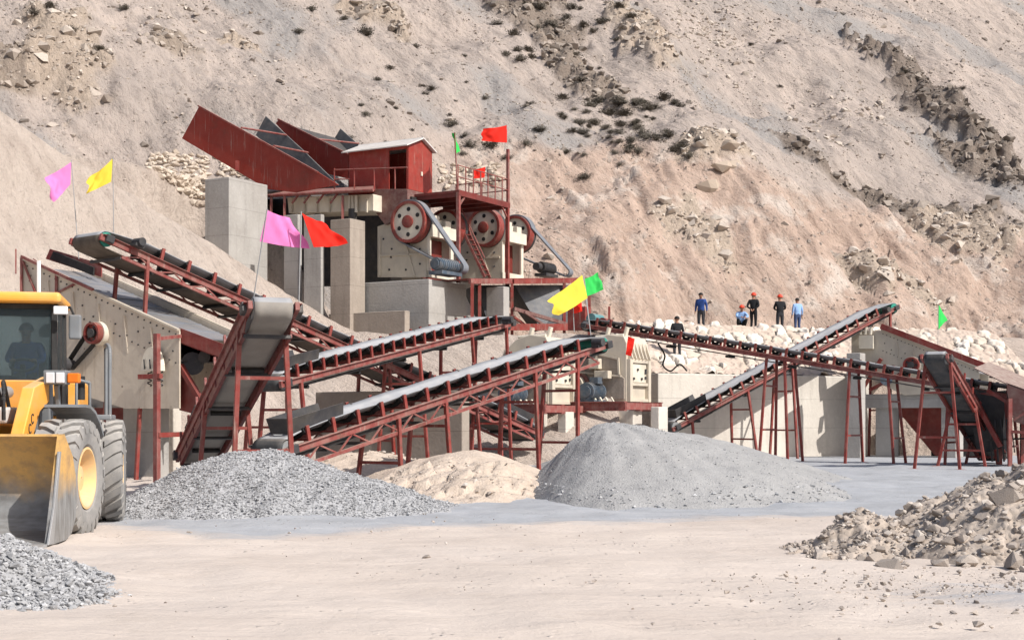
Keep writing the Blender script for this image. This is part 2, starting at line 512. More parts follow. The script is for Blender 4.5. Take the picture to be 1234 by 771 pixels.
def terrain(X, Y, fine=True):
    """height of the hillside, with masks: rock, rock tone, grey scree, cut face, fan sand"""
    wx = X + 1.8 * fbm(X / 9, Y / 9, 31, 3)
    wy = Y + 1.8 * fbm(X / 9 + 40, Y / 9, 37, 3)
    m, cut, lip = hill_base(wx, wy)
    p = wx * FALL[0] + wy * FALL[1]                    # along the fall line
    q = wx * -FALL[1] + wy * FALL[0]                   # across it
    m = m + 1.5 * fbm(X / 22, Y / 22, 3, 3)
    gul = ridged(q / 5.5, p / 26, 11, 3)
    gu2 = ridged(q / 2.1 + 0.5 * noise(q / 4, p / 4, 13), p / 12, 12, 3)
    m = m - 0.9 * (gul - 0.5) * (0.5 + 0.8 * cut) - 0.55 * (gu2 - 0.5) * (0.25 + 0.9 * cut)
    rock = np.zeros(X.shape); tone = np.full(X.shape, 0.5)
    for X0, Y0, a, b, ang, hh, tn in OUT:
        dx, dy = X - X0, Y - Y0
        # the run angle is in plan, turned so that negative runs to the right and towards the viewer
        ca, sa = math.cos(ang), math.sin(ang)
        e = np.hypot((dx * ca + dy * sa) / a, (-dx * sa + dy * ca) / b) + 0.42 * fbm(X / 1.6, Y / 1.6, 77, 3)
        k = sstep(1.12, 0.72, e)
        m = m + 0.75 * hh * k * (0.35 + 0.65 * sstep(1.1, 0.0, e))
        tone = np.where(k > rock, tn, tone)
        rock = np.maximum(rock, k)
    gx = fbm(q / 9 + 3, p / 22, 61, 4)
    scree = sstep(0.10, 0.55, gx) * (1 - cut)
    m = m + 0.5 * sstep(1.6, 0.0, np.abs(Y - lip - 0.6)) * sstep(4, 9, X) * (0.4 + ridged(X / 2.2, Y / 2.2, 17, 3))
    # left fan of tipped sand: from a high crest at the left down to the right and to the front
    crest = 60.0 + 0.10 * (X + 20) + 1.2 * noise(X / 6, Y * 0 + 8.8, 71)
    f_top = 14.8 - 0.63 * (X + 21.8) + np.where(X < -22, 0.2 * (X + 22), 0)
    f_front = f_top - 0.62 * np.maximum(0, crest - Y) 
    f_back = f_top - 0.10 * np.maximum(0, Y - crest)
    fan = np.where(Y < crest, f_front, f_back)
    fan = fan + 0.5 * fbm(X / 7, Y / 7, 81, 3) + 0.12 * (ridged(q / 1.6, p / 14, 83, 3) - 0.5)
    fan = np.where(Y > 76, -20, fan)
    # mid bench under the primary crushers, and the terrace behind the right-hand wall
    bench = np.minimum(5.2, 0.55 * (Y - 50)) + np.where(X > 4.0, -30 * sstep(4.0, 5.5, X), 0) - np.where(X < -11, 0.6 * (-11 - X), 0)
    bench = np.where(Y < 50, -1.0, bench) + 0.15 * fbm(X / 2.5, Y / 2.5, 91, 3)
    yw = wall_y(X)
    ter = 3.45 + (2.55) * np.clip((Y - yw - 0.6) / 6.0, 0, 1) - 0.11 * np.maximum(0, X - 22)
    ter = np.where(Y < yw + 0.55, -1.0, ter)
    # the tipping ramp that reaches the dump hoppers from the left
    ramp = np.minimum(13.0 + 0.12 * (-13 - X), 6.0 + 2.2 * (Y - 62.4 - 3.6 * sstep(-17.5, -15.2, X))) - 1.7 * np.maximum(0, X + 12.6)
    ramp = np.where((Y > 62) & (Y < 80), ramp, -5.0) + 0.2 * fbm(X / 1.5, Y / 1.5, 95, 3)
    ter = np.where(X < 4.5, np.where(X < 2.0, -1, ter - (4.5 - X) * 1.0), ter) + 0.06 * fbm(X / 1.5, Y / 1.5, 93, 3)
    low = np.maximum(np.maximum(bench, ter), np.maximum(ramp, -1.0))
    if fine:
        c1, e1, v1, dx1, dy1 = cells(q / 1.5 + 0.2 * noise(X, Y, 5), p / 2.6, 15)
        c2, e2, v2, dx2, dy2 = cells(q / 0.6, p / 0.95, 19)
        tilt1 = (v1 - 0.5) * 1.2 + dx1 * (v1 - 0.3) * 1.6 + dy1 * 0.8
        blocks = 0.34 * tilt1 + 0.10 * ((v2 - 0.5) + dx2 * (v2 - 0.4) * 1.5 + dy2 * 0.6) - 0.3 * sstep(0.10, 0.0, e1)
        m = m + rock * blocks
        st = noise(q / 0.7, p / 5.5, 41)
        st2 = noise(q / 0.28, p / 2.0, 43)
        m = m + (1 - rock) * (0.15 * st * (0.7 + 0.9 * cut) + 0.07 * st2 * (0.7 + cut)) + 0.16 * fbm(X / 1.3, Y / 1.3, 45, 4)
        # broken ground on the cut face
        ck = sstep(0.05, 0.5, fbm(X / 4, Y / 4, 47, 3)) * (0.25 + 0.75 * cut) * (1 - rock)
        m = m + 0.42 * ck * ((v2 - 0.5) * 0.9 + dx2 * 0.8 - 0.4 * sstep(0.1, 0.0, e2))
    h = smax(m, fan, 1.2)
    isfan = sstep(-0.8, 0.8, fan - m)
    h = np.maximum(h, low)
    islow = (low > np.maximum(m, fan)).astype(float)
    return h, rock * (1 - isfan), tone, scree * (1 - isfan) * (1 - islow), cut * (1 - isfan), np.maximum(isfan, islow * 0.8)

def gh(x, y):
    return max(0.0, float(terrain(np.array([float(x)]), np.array([float(y)]))[0][0]))

def grid_mesh(name, X, Y, Hh, mat, attrs=None, parent=None):
    ny, nx = X.shape
    off = parent_origin(parent)
    me = bpy.data.meshes.new(name)
    co = np.stack([X - off.x, Y - off.y, Hh - off.z], -1).reshape(-1, 3).astype(np.float32)
    me.vertices.add(nx * ny)
    me.vertices.foreach_set('co', co.ravel())
    i = np.arange(nx * ny).reshape(ny, nx)
    q = np.stack([i[:-1, :-1], i[:-1, 1:], i[1:, 1:], i[1:, :-1]], -1).reshape(-1, 4)
    me.loops.add(q.size)
    me.loops.foreach_set('vertex_index', q.ravel().astype(np.int32))
    me.polygons.add(len(q))
    me.polygons.foreach_set('loop_start', (np.arange(len(q)) * 4).astype(np.int32))
    me.polygons.foreach_set('use_smooth', np.ones(len(q), bool))
    me.update(calc_edges=True)
    for k, a in (attrs or {}).items():
        at_ = me.attributes.new(k, 'FLOAT', 'POINT')
        at_.data.foreach_set('value', a.ravel().astype(np.float32))
    me.materials.append(mat)
    o = bpy.data.objects.new(name, me)
    COL.objects.link(o)
    if parent is not None: o.parent = parent
    return o

def mat_hill():
    t = NT('hillside')
    o = t.obj()
    ang = math.atan2(FALL[1], FALL[0])
    m1 = t.n('ShaderNodeMapping', vector_type='TEXTURE')
    m1.inputs['Rotation'].default_value = (0, 0, ang)
    m1.inputs['Scale'].default_value = (5, 0.7, 1.4)
    t.l(o, m1.inputs['Vector'])
    sv = m1.outputs['Vector']
    rock, tone, grey, cut, fan = (t.attr(k) for k in ('rock', 'tone', 'grey', 'cut', 'fan'))
    big = t.noise(o, 0.12, 5, 0.6)
    st = t.noise(sv, 0.9, 6, 0.65)
    fine = t.noise(o, 2.2, 6, 0.7)
    upper = t.mix(t.rng(big, 0.35, 0.65), (0.45, 0.382, 0.338, 1), (0.54, 0.452, 0.395, 1))
    upper = t.mix(t.rng(st, 0.45, 0.7, 0, 0.7), upper, (0.29, 0.25, 0.225, 1))
    upper = t.mix(t.math('MULTIPLY', grey, 0.9), upper, (0.36, 0.335, 0.318, 1))
    cutc = t.mix(t.rng(st, 0.35, 0.66), (0.60, 0.455, 0.368, 1), (0.44, 0.325, 0.262, 1))
    cutc = t.mix(t.rng(t.noise(o, 0.35, 5, 0.65), 0.53, 0.66, 0, 0.9), cutc, (0.68, 0.59, 0.515, 1))
    cutc = t.mix(t.rng(t.noise(o, 0.22, 4, 0.6), 0.54, 0.7, 0, 0.5), cutc, (0.38, 0.30, 0.25, 1))
    fanc = t.mix(t.rng(st, 0.38, 0.68), (0.58, 0.49, 0.42, 1), (0.46, 0.378, 0.32, 1))
    fanc = t.mix(t.rng(t.noise(o, 0.3, 4), 0.5, 0.75, 0, 0.5), fanc, (0.63, 0.54, 0.465, 1))
    col = t.mix(cut, upper, cutc)
    col = t.mix(fan, col, fanc)
    rk = t.mix(t.rng(fine, 0.35, 0.7), t.mix(tone, (0.19, 0.155, 0.13, 1), (0.60, 0.49, 0.395, 1)), t.mix(tone, (0.26, 0.21, 0.175, 1), (0.42, 0.34, 0.27, 1)))
    col = t.mix(rock, col, rk)
    # stones and grit of a second colour
    v = t.n('ShaderNodeTexVoronoi'); t.l(o, v.inputs['Vector']); v.inputs['Scale'].default_value = 2.6
    sep = t.n('ShaderNodeSeparateColor'); t.l(v.outputs['Color'], sep.inputs[0])
    patch = t.rng(t.noise(o, 0.5, 4, 0.6), 0.46, 0.62)
    smask = t.math('MULTIPLY', t.math('MULTIPLY', t.math('GREATER_THAN', sep.outputs[0], 0.62), t.rng(v.outputs['Distance'], 0.28, 0.42, 1, 0)), patch)
    smask = t.math('MULTIPLY', smask, t.rng(fan, 0, 1, 0.75, 0.12))
    stonec = t.mix(sep.outputs[1], (0.25, 0.215, 0.19, 1), (0.56, 0.49, 0.43, 1))
    col = t.mix(smask, col, stonec)
    col = t.mix(t.rng(t.noise(o, 6, 4, 0.7), 0.5, 0.75, 0, 0.35), col, t.mix(0.5, col, (0.2, 0.15, 0.12, 1)))
    st2 = t.noise(sv, 3.2, 6, 0.7)
    col = t.mix(t.rng(st2, 0.55, 0.68, 0, 0.6), col, t.mix(0.5, col, (0.13, 0.10, 0.085, 1)))
    col = t.mix(t.rng(st2, 0.40, 0.30, 0, 0.4), col, t.mix(0.5, col, (0.66, 0.58, 0.5, 1)))
    n0 = t.bump(st2, 0.8, 0.3)
    n1 = t.bump(st, 0.7, 0.4, n0)
    n2 = t.bump(t.noise(o, 3.0, 8, 0.72), 0.6, 0.25, n1)
    n3 = t.bump(smask, 0.8, 0.12, n2)
    return t.out(col, 0.95, n3, 0, 0.15)

M['hill'] = mat_hill()
xs = np.concatenate([np.linspace(-52, -30, 60, endpoint=False), np.linspace(-30, 36, 440, endpoint=False), np.linspace(36, 78, 200)])
ys = np.concatenate([np.linspace(34, 58, 96, endpoint=False), np.linspace(58, 76, 110, endpoint=False), np.linspace(76, 118, 300, endpoint=False), np.linspace(118, 185, 220)])
X, Y = np.meshgrid(xs, ys)
Hh, rk, tn, gr, ct, fn = terrain(X, Y)
HB = Hh
hill = grid_mesh('hillside', X, Y, np.where(Hh < 0.0, np.minimum(Hh, -0.3), Hh), M['hill'], dict(rock=rk, tone=tn, grey=gr, cut=ct, fan=fn))
tag(hill, kind='structure')

# ------------------------------------------------------------------ yard
def mat_ground():
    t = NT('yard_ground')
    o = t.obj()
    s1 = t.noise(o, 0.25, 6, 0.6)
    sand = t.mix(t.rng(s1, 0.35, 0.68), (0.60, 0.525, 0.465, 1), (0.52, 0.445, 0.388, 1))
    tr = t.noise(t.obj((0.35, 2.2, 1), (0, 0, R(-14))), 0.8, 5, 0.6)
    sand = t.mix(t.rng(tr, 0.48, 0.72, 0, 0.5), sand, (0.64, 0.555, 0.48, 1))
    sand = t.mix(t.rng(t.noise(o, 1.2, 6, 0.7), 0.55, 0.75, 0, 0.4), sand, (0.43, 0.36, 0.30, 1))
    g = t.mix(t.rng(t.noise(o, 0.7, 6, 0.65), 0.35, 0.7), (0.40, 0.41, 0.43, 1), (0.32, 0.325, 0.335, 1))
    g = t.mix(t.rng(t.noise(t.obj((0.3, 2.0, 1)), 0.5, 5, 0.6), 0.5, 0.7, 0, 0.6), g, (0.47, 0.47, 0.48, 1))
    msk = t.math('ADD', t.attr('grey'), t.math('MULTIPLY', t.math('SUBTRACT', t.noise(t.obj((0.6, 1.6, 1)), 1.0, 7, 0.7), 0.5), 1.1))
    mk = t.rng(msk, 0.3, 0.75)
    col = t.mix(mk, sand, g)
    v = t.n('ShaderNodeTexVoronoi'); t.l(o, v.inputs['Vector']); v.inputs['Scale'].default_value = 14
    sep = t.n('ShaderNodeSeparateColor'); t.l(v.outputs['Color'], sep.inputs[0])
    sm = t.math('MULTIPLY', t.math('GREATER_THAN', sep.outputs[0], 0.90), t.rng(v.outputs['Distance'], 0.2, 0.4, 1, 0))
    sm = t.math('MULTIPLY', sm, t.rng(t.noise(o, 0.45, 4), 0.48, 0.66))
    col = t.mix(t.math('MULTIPLY', sm, 0.7), col, t.mix(sep.outputs[1], (0.16, 0.14, 0.12, 1), (0.6, 0.57, 0.53, 1)))
    n1 = t.bump(tr, 0.5, 0.12)
    n2 = t.bump(t.noise(o, 3.0, 8, 0.7), 0.45, 0.07, n1)
    n3 = t.bump(t.noise(o, 22, 5, 0.7), 0.35, 0.02, n2)
    n4 = t.bump(sm, 0.9, 0.03, n3)
    return t.out(col, 0.95, n4, 0, 0.15)
M['ground'] = mat_ground()
xs = np.concatenate([np.linspace(-300, -32, 18, endpoint=False), np.linspace(-32, 40, 361, endpoint=False), np.linspace(40, 300, 18)])
ys = np.concatenate([np.linspace(-120, 4, 16, endpoint=False), np.linspace(4, 66, 311, endpoint=False), np.linspace(66, 420, 24)])
X, Y = np.meshgrid(xs, ys)
nearm = sstep(5, 9, Y) * sstep(60, 40, Y)
Hh = nearm * (0.05 * fbm(X / 3, Y / 3, 101, 4) + 0.035 * noise(X / 0.8 + Y * 0.6, Y / 2.0, 105) + 0.02 * fbm(X / 0.5, Y / 0.7, 107, 2))
# the grey crushed-stone dust lies from the piles back to the plant
front = 22.7 + np.where(X < -2.2, (-2.2 - X) * 0.20, 0) - np.where(X > 1, 0.0, 0) + 0.8 * noise(X / 2.2, Y / 9, 111) + np.where(X > 4.6, (X - 4.6) * 0.25, 0)
front = front - 3.6 * np.exp(-((X + 3.9) / 3.0) ** 2)
greym = sstep(-1.7, 1.7, Y - front) * sstep(-8.5, -7.2, X)
gl = np.exp(-(((X - 5.0) / 1.9) ** 2 + ((Y - 13.0) / 1.5) ** 2)) * 0.62 + np.exp(-(((X + 4.7) / 1.3) ** 2 + ((Y - 12.9) / 1.6) ** 2)) * 0.5
ground = grid_mesh('ground', X, Y, Hh, M['ground'], dict(grey=np.maximum(greym, gl)))
tag(ground, kind='structure')

# ------------------------------------------------------------------ stones
def ico(seed, flat=1.0, sub=1):
    bm = bmesh.new()
    bmesh.ops.create_icosphere(bm, subdivisions=sub, radius=1)
    rnd = random.Random(seed)
    ax = Vector((rnd.uniform(0.75, 1.25), rnd.uniform(0.75, 1.2), rnd.uniform(0.55, 0.95) * flat))
    cuts = [(Vector((rnd.gauss(0, 1), rnd.gauss(0, 1), rnd.gauss(0, 1))).normalized(), rnd.uniform(0.42, 0.74)) for _ in range(10)]
    for v in bm.verts:
        p = v.co.copy()
        for n, d in cuts:
            e = p.dot(n) - d
            if e > 0: p -= n * e
        v.co = Vector((p.x * ax.x, p.y * ax.y, p.z * ax.z)) * rnd.uniform(0.97, 1.03) * 1.3
    vs = np.array([v.co[:] for v in bm.verts], np.float32)
    fs = np.array([[v.index for v in f.verts] for f in bm.faces], np.int32)
    bm.free()
    return vs, fs
ROCKS = [ico(100 + k) for k in range(10)]
ROCKS2 = [ico(200 + k, 1.0, 2) for k in range(10)]

def block(seed, n=15):
    """angular broken stone: the hull of a few points on an uneven ellipsoid"""
    rnd = random.Random(seed)
    bm = bmesh.new()
    ax = (rnd.uniform(0.95, 1.35), rnd.uniform(0.75, 1.05), rnd.uniform(0.55, 0.85))
    for _ in range(n):
        d = Vector((rnd.gauss(0, 1), rnd.gauss(0, 1), rnd.gauss(0, 1))).normalized() * rnd.uniform(0.82, 1.05)
        bm.verts.new((d.x * ax[0], d.y * ax[1], d.z * ax[2]))
    r = bmesh.ops.convex_hull(bm, input=bm.verts)
    bmesh.ops.delete(bm, geom=[g for g in r['geom_interior'] if isinstance(g, bmesh.types.BMVert)], context='VERTS')
    bmesh.ops.triangulate(bm, faces=bm.faces)
    bmesh.ops.recalc_face_normals(bm, faces=bm.faces)
    bm.verts.index_update()
    vs = np.array([v.co[:] for v in bm.verts], np.float32)
    fs = np.array([[v.index for v in f.verts] for f in bm.faces], np.int32)
    bm.free()
    return vs, fs
BLOCKS = [block(400 + k, 13 + k) for k in range(14)]
SHARDS = [block(450 + k, 8 + k % 4) for k in range(14)]

def stones(name, pts, sizes, mat, parent=None, rnd=None, protos=ROCKS, sink=0.25, tones=None):
    """many loose stones as one mesh; a per-stone tone drives the colour"""
    rnd = rnd or np.random.default_rng(1)
    off = parent_origin(parent)
    V, Fc, T = [], [], []
    base = 0
    n = len(pts)
    A = rnd.uniform(0, 2 * math.pi, (n, 3))
    pick = rnd.integers(0, len(protos), n)
    tn = rnd.uniform(0, 1, n) if tones is None else tones
    for k in range(n):
        v, f = protos[pick[k]]
        a, b, c = A[k]
        b *= 0.12
        ca, sa, cb, sb = math.cos(a), math.sin(a), math.cos(b), math.sin(b)
        Rm = np.array([[ca, -sa, 0], [sa, ca, 0], [0, 0, 1]]) @ np.array([[1, 0, 0], [0, cb, -sb], [0, sb, cb]])
        w = (v * sizes[k]) @ Rm.T + pts[k] + np.array([0, 0, sizes[k] * (0.5 - sink)])
        V.append(w); Fc.append(f + base); base += len(v)
        T.append(np.full(len(v), tn[k]))
    V = np.concatenate(V) - np.array([off.x, off.y, off.z]); Fc = np.concatenate(Fc); T = np.concatenate(T)
    me = bpy.data.meshes.new(name)
    me.vertices.add(len(V)); me.vertices.foreach_set('co', V.astype(np.float32).ravel())
    me.loops.add(Fc.size); me.loops.foreach_set('vertex_index', Fc.ravel().astype(np.int32))
    me.polygons.add(len(Fc)); me.polygons.foreach_set('loop_start', (np.arange(len(Fc)) * 3).astype(np.int32))
    me.update(calc_edges=True)
    me.shade_flat()
    a = me.attributes.new('tone', 'FLOAT', 'POINT'); a.data.foreach_set('value', T.astype(np.float32))
    me.materials.append(mat)
    o = bpy.data.objects.new(name, me)
    COL.objects.link(o)
    if parent is not None: o.parent = parent
    return o

def mat_stone(name, c0, c1, c2):
    t = NT(name)
    o = t.obj()
    tn = t.attr('tone')
    col = t.mix(t.rng(tn, 0, 0.6), c0, c1)
    col = t.mix(t.rng(tn, 0.6, 1), col, c2)
    col = t.mix(t.rng(t.noise(o, 9, 5), 0.4, 0.75, 0, 0.45), col, tuple(k * 0.7 for k in c1[:3]) + (1,))
    return t.out(col, 0.92, t.bump(t.noise(o, 14, 5), 0.4, 0.03), 0, 0.2)
M['st_grey'] = mat_stone('grey_gravel', (0.28, 0.28, 0.285, 1), (0.40, 0.40, 0.405, 1), (0.51, 0.51, 0.515, 1))
M['st_hill'] = mat_stone('hill_stones', (0.17, 0.145, 0.125, 1), (0.40, 0.34, 0.29, 1), (0.60, 0.53, 0.46, 1))
M['st_rubble'] = mat_stone('rubble_stones', (0.27, 0.23, 0.198, 1), (0.43, 0.372, 0.325, 1), (0.58, 0.525, 0.47, 1))
M['st_white'] = mat_stone('pale_wall_stones', (0.60, 0.52, 0.43, 1), (0.72, 0.66, 0.59, 1), (0.8, 0.76, 0.70, 1))
M['st_beige'] = mat_stone('beige_wall_stones', (0.42, 0.34, 0.27, 1), (0.58, 0.49, 0.40, 1), (0.66, 0.58, 0.49, 1))

# loose stones on the mountain
rg = np.random.default_rng(5)
N = 110000
px_ = rg.uniform(-34, 62, N); py_ = rg.uniform(66, 150, N)
hh_, r_, t_, g_, c_, f_ = terrain(px_, py_)
clus = fbm(px_ / 5, py_ / 5, 131, 3)
ix_, iy_ = img_xy(px_, py_, hh_)
# pale scree tongues: a patch near the top right of centre, one at upper left
sc1 = np.exp(-(((ix_ - 868) / 48) ** 2 + ((iy_ - 30) / 62) ** 2)) * 1.6 + np.exp(-(((ix_ - 200) / 55) ** 2 + ((iy_ - 40) / 40) ** 2)) * 0.7 \
    + np.exp(-(((ix_ - 1010) / 70) ** 2 + ((iy_ - 140) / 40) ** 2)) * 0.7 + np.exp(-(((ix_ - 1190) / 60) ** 2 + ((iy_ - 300) / 40) ** 2)) * 0.6
prob = 0.10 + 0.75 * sstep(0.05, 0.5, clus) + 0.6 * r_ + 0.5 * g_ * sstep(0, 0.4, clus) + sc1
prob = prob * (1 - 0.93 * f_) * ((ix_ > -40) & (ix_ < 1290) & (iy_ > -40) & (iy_ < 470)) * 0.28
keep = rg.uniform(0, 1, N) < prob
px_, py_, hh_, sc1 = px_[keep], py_[keep], hh_[keep], sc1[keep]
sz = 0.05 * (1 - rg.uniform(0, 1, len(px_))) ** -0.42
sz = np.where(sc1 > 0.3, sz * 1.9, sz)
sz = np.clip(sz, 0.05, 0.34)
tn_ = np.where(sc1 > 0.3, rg.uniform(0.55, 1, len(px_)), rg.uniform(0, 1, len(px_)))
# broken blocks in the rock outcrops
M2 = 60000
qx = rg.uniform(-34, 62, M2); qy = rg.uniform(70, 140, M2)
qh, qr, qt, qg, qc, qf = terrain(qx, qy)
qi, qj = img_xy(qx, qy, qh)
kk = (rg.uniform(0, 1, M2) < 0.85 * sstep(0.25, 0.8, qr)) & (qi > -40) & (qi < 1290) & (qj > -40)
qx, qy, qh, qt = qx[kk], qy[kk], qh[kk], qt[kk]
qs = np.clip(0.10 * (1 - rg.uniform(0, 1, len(qx))) ** -0.55, 0.10, 0.48)
px_ = np.concatenate([px_, qx]); py_ = np.concatenate([py_, qy]); hh_ = np.concatenate([hh_, qh]); sz = np.concatenate([sz, qs])
tn_ = np.concatenate([tn_, np.clip(qt * 0.7 + rg.uniform(-0.05, 0.42, len(qx)), 0, 1)])
# grit: very small chips everywhere, thicker in drifts
M3 = 90000
ex = rg.uniform(-34, 62, M3); ey = rg.uniform(64, 140, M3)
eh, er, et, eg, ec, ef = terrain(ex, ey)
ei, ej = img_xy(ex, ey, eh)
dr = fbm((ex * -FALL[1] + ey * FALL[0]) / 2.5, (ex * FALL[0] + ey * FALL[1]) / 9, 141, 4)
kk = (rg.uniform(0, 1, M3) < (0.22 + 0.75 * sstep(0.0, 0.5, dr)) * (1 - 0.72 * ef) * 0.8) & (ei > -20) & (ei < 1260) & (ej > -20) & (ej < 470)
ex, ey, eh = ex[kk], ey[kk], eh[kk]
px_ = np.concatenate([px_, ex]); py_ = np.concatenate([py_, ey]); hh_ = np.concatenate([hh_, eh])
sz = np.concatenate([sz, np.clip(0.035 * (1 - rg.uniform(0, 1, len(ex))) ** -0.4, 0.035, 0.12)])
tn_ = np.concatenate([tn_, rg.uniform(0.1, 1, len(ex))])
hs = stones('hillside_stones', np.stack([px_, py_, hh_], 1), sz, M['st_hill'], None, rg, SHARDS, 0.42, tones=tn_)
tag(hs, 'loose pale and grey stones scattered over the bare hillside', 'loose stones', kind='stuff')

# big pale boulders at the lip of the cut
for k, (bx, by, s_, lab) in enumerate(((852, 228, 0.62, 'largest pale boulder, lowest of the cluster at the lip of the cut slope'),
                                  (866, 204, 0.6, 'long pale boulder above the largest one at the lip of the cut slope'),
                                  (884, 201, 0.5, 'pale boulder at the right end of the cluster at the lip of the cut slope'),
                                  (880, 183, 0.55, 'brownish boulder topmost in the cluster at the lip of the cut slope'))):
    X0, Y0 = ray_hill(bx, by)
    for Z in np.arange(Y0 - 8, Y0 + 8, 0.1):
        Xq = (bx - CX) / F_PX * Z
        if terrain(np.array([Xq]), np.array([Z]))[0][0] > EYE + (HZ - by) / F_PX * Z:
            X0, Y0 = Xq, Z
            break
    v, f = BLOCKS[k]
    mb = MB(); z0 = float(terrain(np.array([X0]), np.array([Y0]))[0][0])
    mb.add([(p[0] * s_ * 1.25 + X0, p[1] * s_ * 0.9 + Y0, p[2] * s_ * 1.15 + z0 + 0.02) for p in v], [tuple(q) for q in f])
    o = mb.build('boulder', M['st_beige'])
    tag(o, lab, 'boulder', 'boulders at the lip of the cut slope')
# ------------------------------------------------------------------ heaps
def heap(name, label, cat, cx, cy, rl, rr, rf, rb, h, mat, soft=0.18, rough=0.03, res=0.07, seed=1, streak=0.0, tone=None, extra=None, z0=-0.05, warp=0.2):
    """a heap of loose stuff: dome on the yard, with the grains' unevenness as real relief"""
    root = thing(name, (cx, cy, 0), label, cat)
    xs = np.arange(cx - rl * 1.25, cx + rr * 1.25, res); ys = np.arange(cy - rf * 1.25, cy + rb * 1.25, res)
    X, Y = np.meshgrid(xs, ys)
    wx = X + warp * fbm(X / 1.2, Y / 1.2, seed, 3); wy = Y + warp * fbm(X / 1.2 + 9, Y / 1.2, seed + 3, 3)
    H = pile_dome(wx, wy, cx, cy, rl, rr, rf, rb, h, soft)
    H = H + rough * fbm(X / 0.45, Y / 0.45, seed + 5, 4) * 1.5 + 0.2 * warp * h * fbm(X / 1.5, Y / 1.5, seed + 8, 2)
    if streak:
        a = np.arctan2(Y - cy, X - cx)
        H = H + streak * noise(a * 9, np.hypot(X - cx, Y - cy) * 0.35, seed + 11) * sstep(0.0, 0.4, H / h)
    if extra is not None: H = extra(X, Y, H)
    g = grid_mesh('heap_surface', X, Y, np.maximum(H + z0, -0.4), mat, None, root)
    return root, (X, Y, H + z0)

def strew(root, surf, n, smin, smax, mat, seed, power=0.5, zmin=0.0, where=None, name='stones', protos=SHARDS, sink=0.25):
    X, Y, H = surf
    r = np.random.default_rng(seed)
    i = r.integers(0, X.size, n * 3)
    x, y, h = X.ravel()[i], Y.ravel()[i], H.ravel()[i]
    x = x + r.uniform(-0.04, 0.04, len(x)); y = y + r.uniform(-0.04, 0.04, len(y))
    k = h > zmin
    if where is not None: k &= where(x, y, h, r)
    x, y, h = x[k][:n], y[k][:n], h[k][:n]
    s = np.clip(smin * (1 - r.uniform(0, 1, len(x))) ** -power, smin, smax)
    o = stones(name, np.stack([x, y, h], 1), s, mat, root, r, protos, sink)
    return tag(o, kind='stuff')

def mat_heap(name, c0, c1, c2, grain=16, bump=0.6):
    t = NT(name)
    o = t.obj()
    col = t.mix(t.rng(t.noise(o, 0.9, 6, 0.62), 0.36, 0.68), c0, c1)
    col = t.mix(t.rng(t.noise(o, 3.2, 5, 0.7), 0.5, 0.75, 0, 0.6), col, c2)
    v = t.n('ShaderNodeTexVoronoi'); t.l(o, v.inputs['Vector']); v.inputs['Scale'].default_value = grain
    sep = t.n('ShaderNodeSeparateColor'); t.l(v.outputs['Color'], sep.inputs[0])
    col = t.mix(t.rng(sep.outputs[0], 0, 1, 0, 0.5), col, t.mix(sep.outputs[1], c1, c2))
    n1 = t.bump(t.rng(v.outputs['Distance'], 0, 0.6, 1, 0), bump, 0.04)
    n2 = t.bump(t.noise(o, grain * 2.5, 5, 0.7), 0.4, 0.02, n1)
    return t.out(col, 0.95, n2, 0, 0.15)
M['hp_grey'] = mat_heap('grey_aggregate', (0.40, 0.40, 0.41, 1), (0.31, 0.31, 0.315, 1), (0.48, 0.48, 0.49, 1))
M['hp_fine'] = mat_heap('fine_grey_aggregate', (0.355, 0.35, 0.345, 1), (0.29, 0.285, 0.28, 1), (0.42, 0.41, 0.40, 1), 22, 0.35)
M['hp_sand'] = mat_heap('beige_sand', (0.57, 0.47, 0.385, 1), (0.47, 0.385, 0.31, 1), (0.62, 0.53, 0.45, 1), 18, 0.35)
M['hp_rubble'] = mat_heap('earth_rubble', (0.46, 0.385, 0.32, 1), (0.36, 0.30, 0.25, 1), (0.56, 0.485, 0.42, 1), 10, 0.6)

root, sf = heap('gravel_heap', 'light grey gravel heap with a rounded top under the short conveyor behind the wheel loader', 'gravel heap',
                -4.85, 25.6, 2.45, 3.75, 3.2, 3.4, 1.10, M['hp_grey'], 0.22, 0.035, 0.06, 21)
strew(root, sf, 52000, 0.008, 0.032, M['st_grey'], 31, 0.45, 0.0)
root, sf = heap('gravel_heap', 'tall smooth dark grey heap of fine aggregate below the impact crushers', 'gravel heap',
                2.1, 31.2, 1.9, 5.3, 5.4, 5.0, 1.56, M['hp_fine'], 0.38, 0.014, 0.07, 41, 0.05, warp=0.1)
strew(root, sf, 4000, 0.007, 0.022, M['st_grey'], 43, 0.5, 0.0)
strew(root, sf, 2600, 0.014, 0.05, M['st_grey'], 44, 0.5, -0.02, lambda x, y, h, r: (h < 0.34) & (r.uniform(0, 1, len(h)) < 0.6), 'foot_stones')
root, sf = heap('gravel_heap', 'broad low grey heap of fine aggregate behind and right of the tallest heap', 'gravel heap',
                4.3, 39.5, 4.5, 5.0, 5.0, 5.0, 1.3, M['hp_fine'], 0.25, 0.014, 0.1, 47, 0.04, warp=0.1)
strew(root, sf, 1500, 0.007, 0.022, M['st_grey'], 49, 0.5, 0.0)
root, sf = heap('gravel_heap', 'coarse bluish grey gravel heap at the lower left in front of the loader bucket', 'gravel heap',
                -5.45, 12.9, 1.6, 1.75, 2.2, 1.9, 0.78, M['hp_grey'], 0.25, 0.02, 0.04, 51)
strew(root, sf, 22000, 0.011, 0.042, M['st_grey'], 53, 0.4, -0.04)

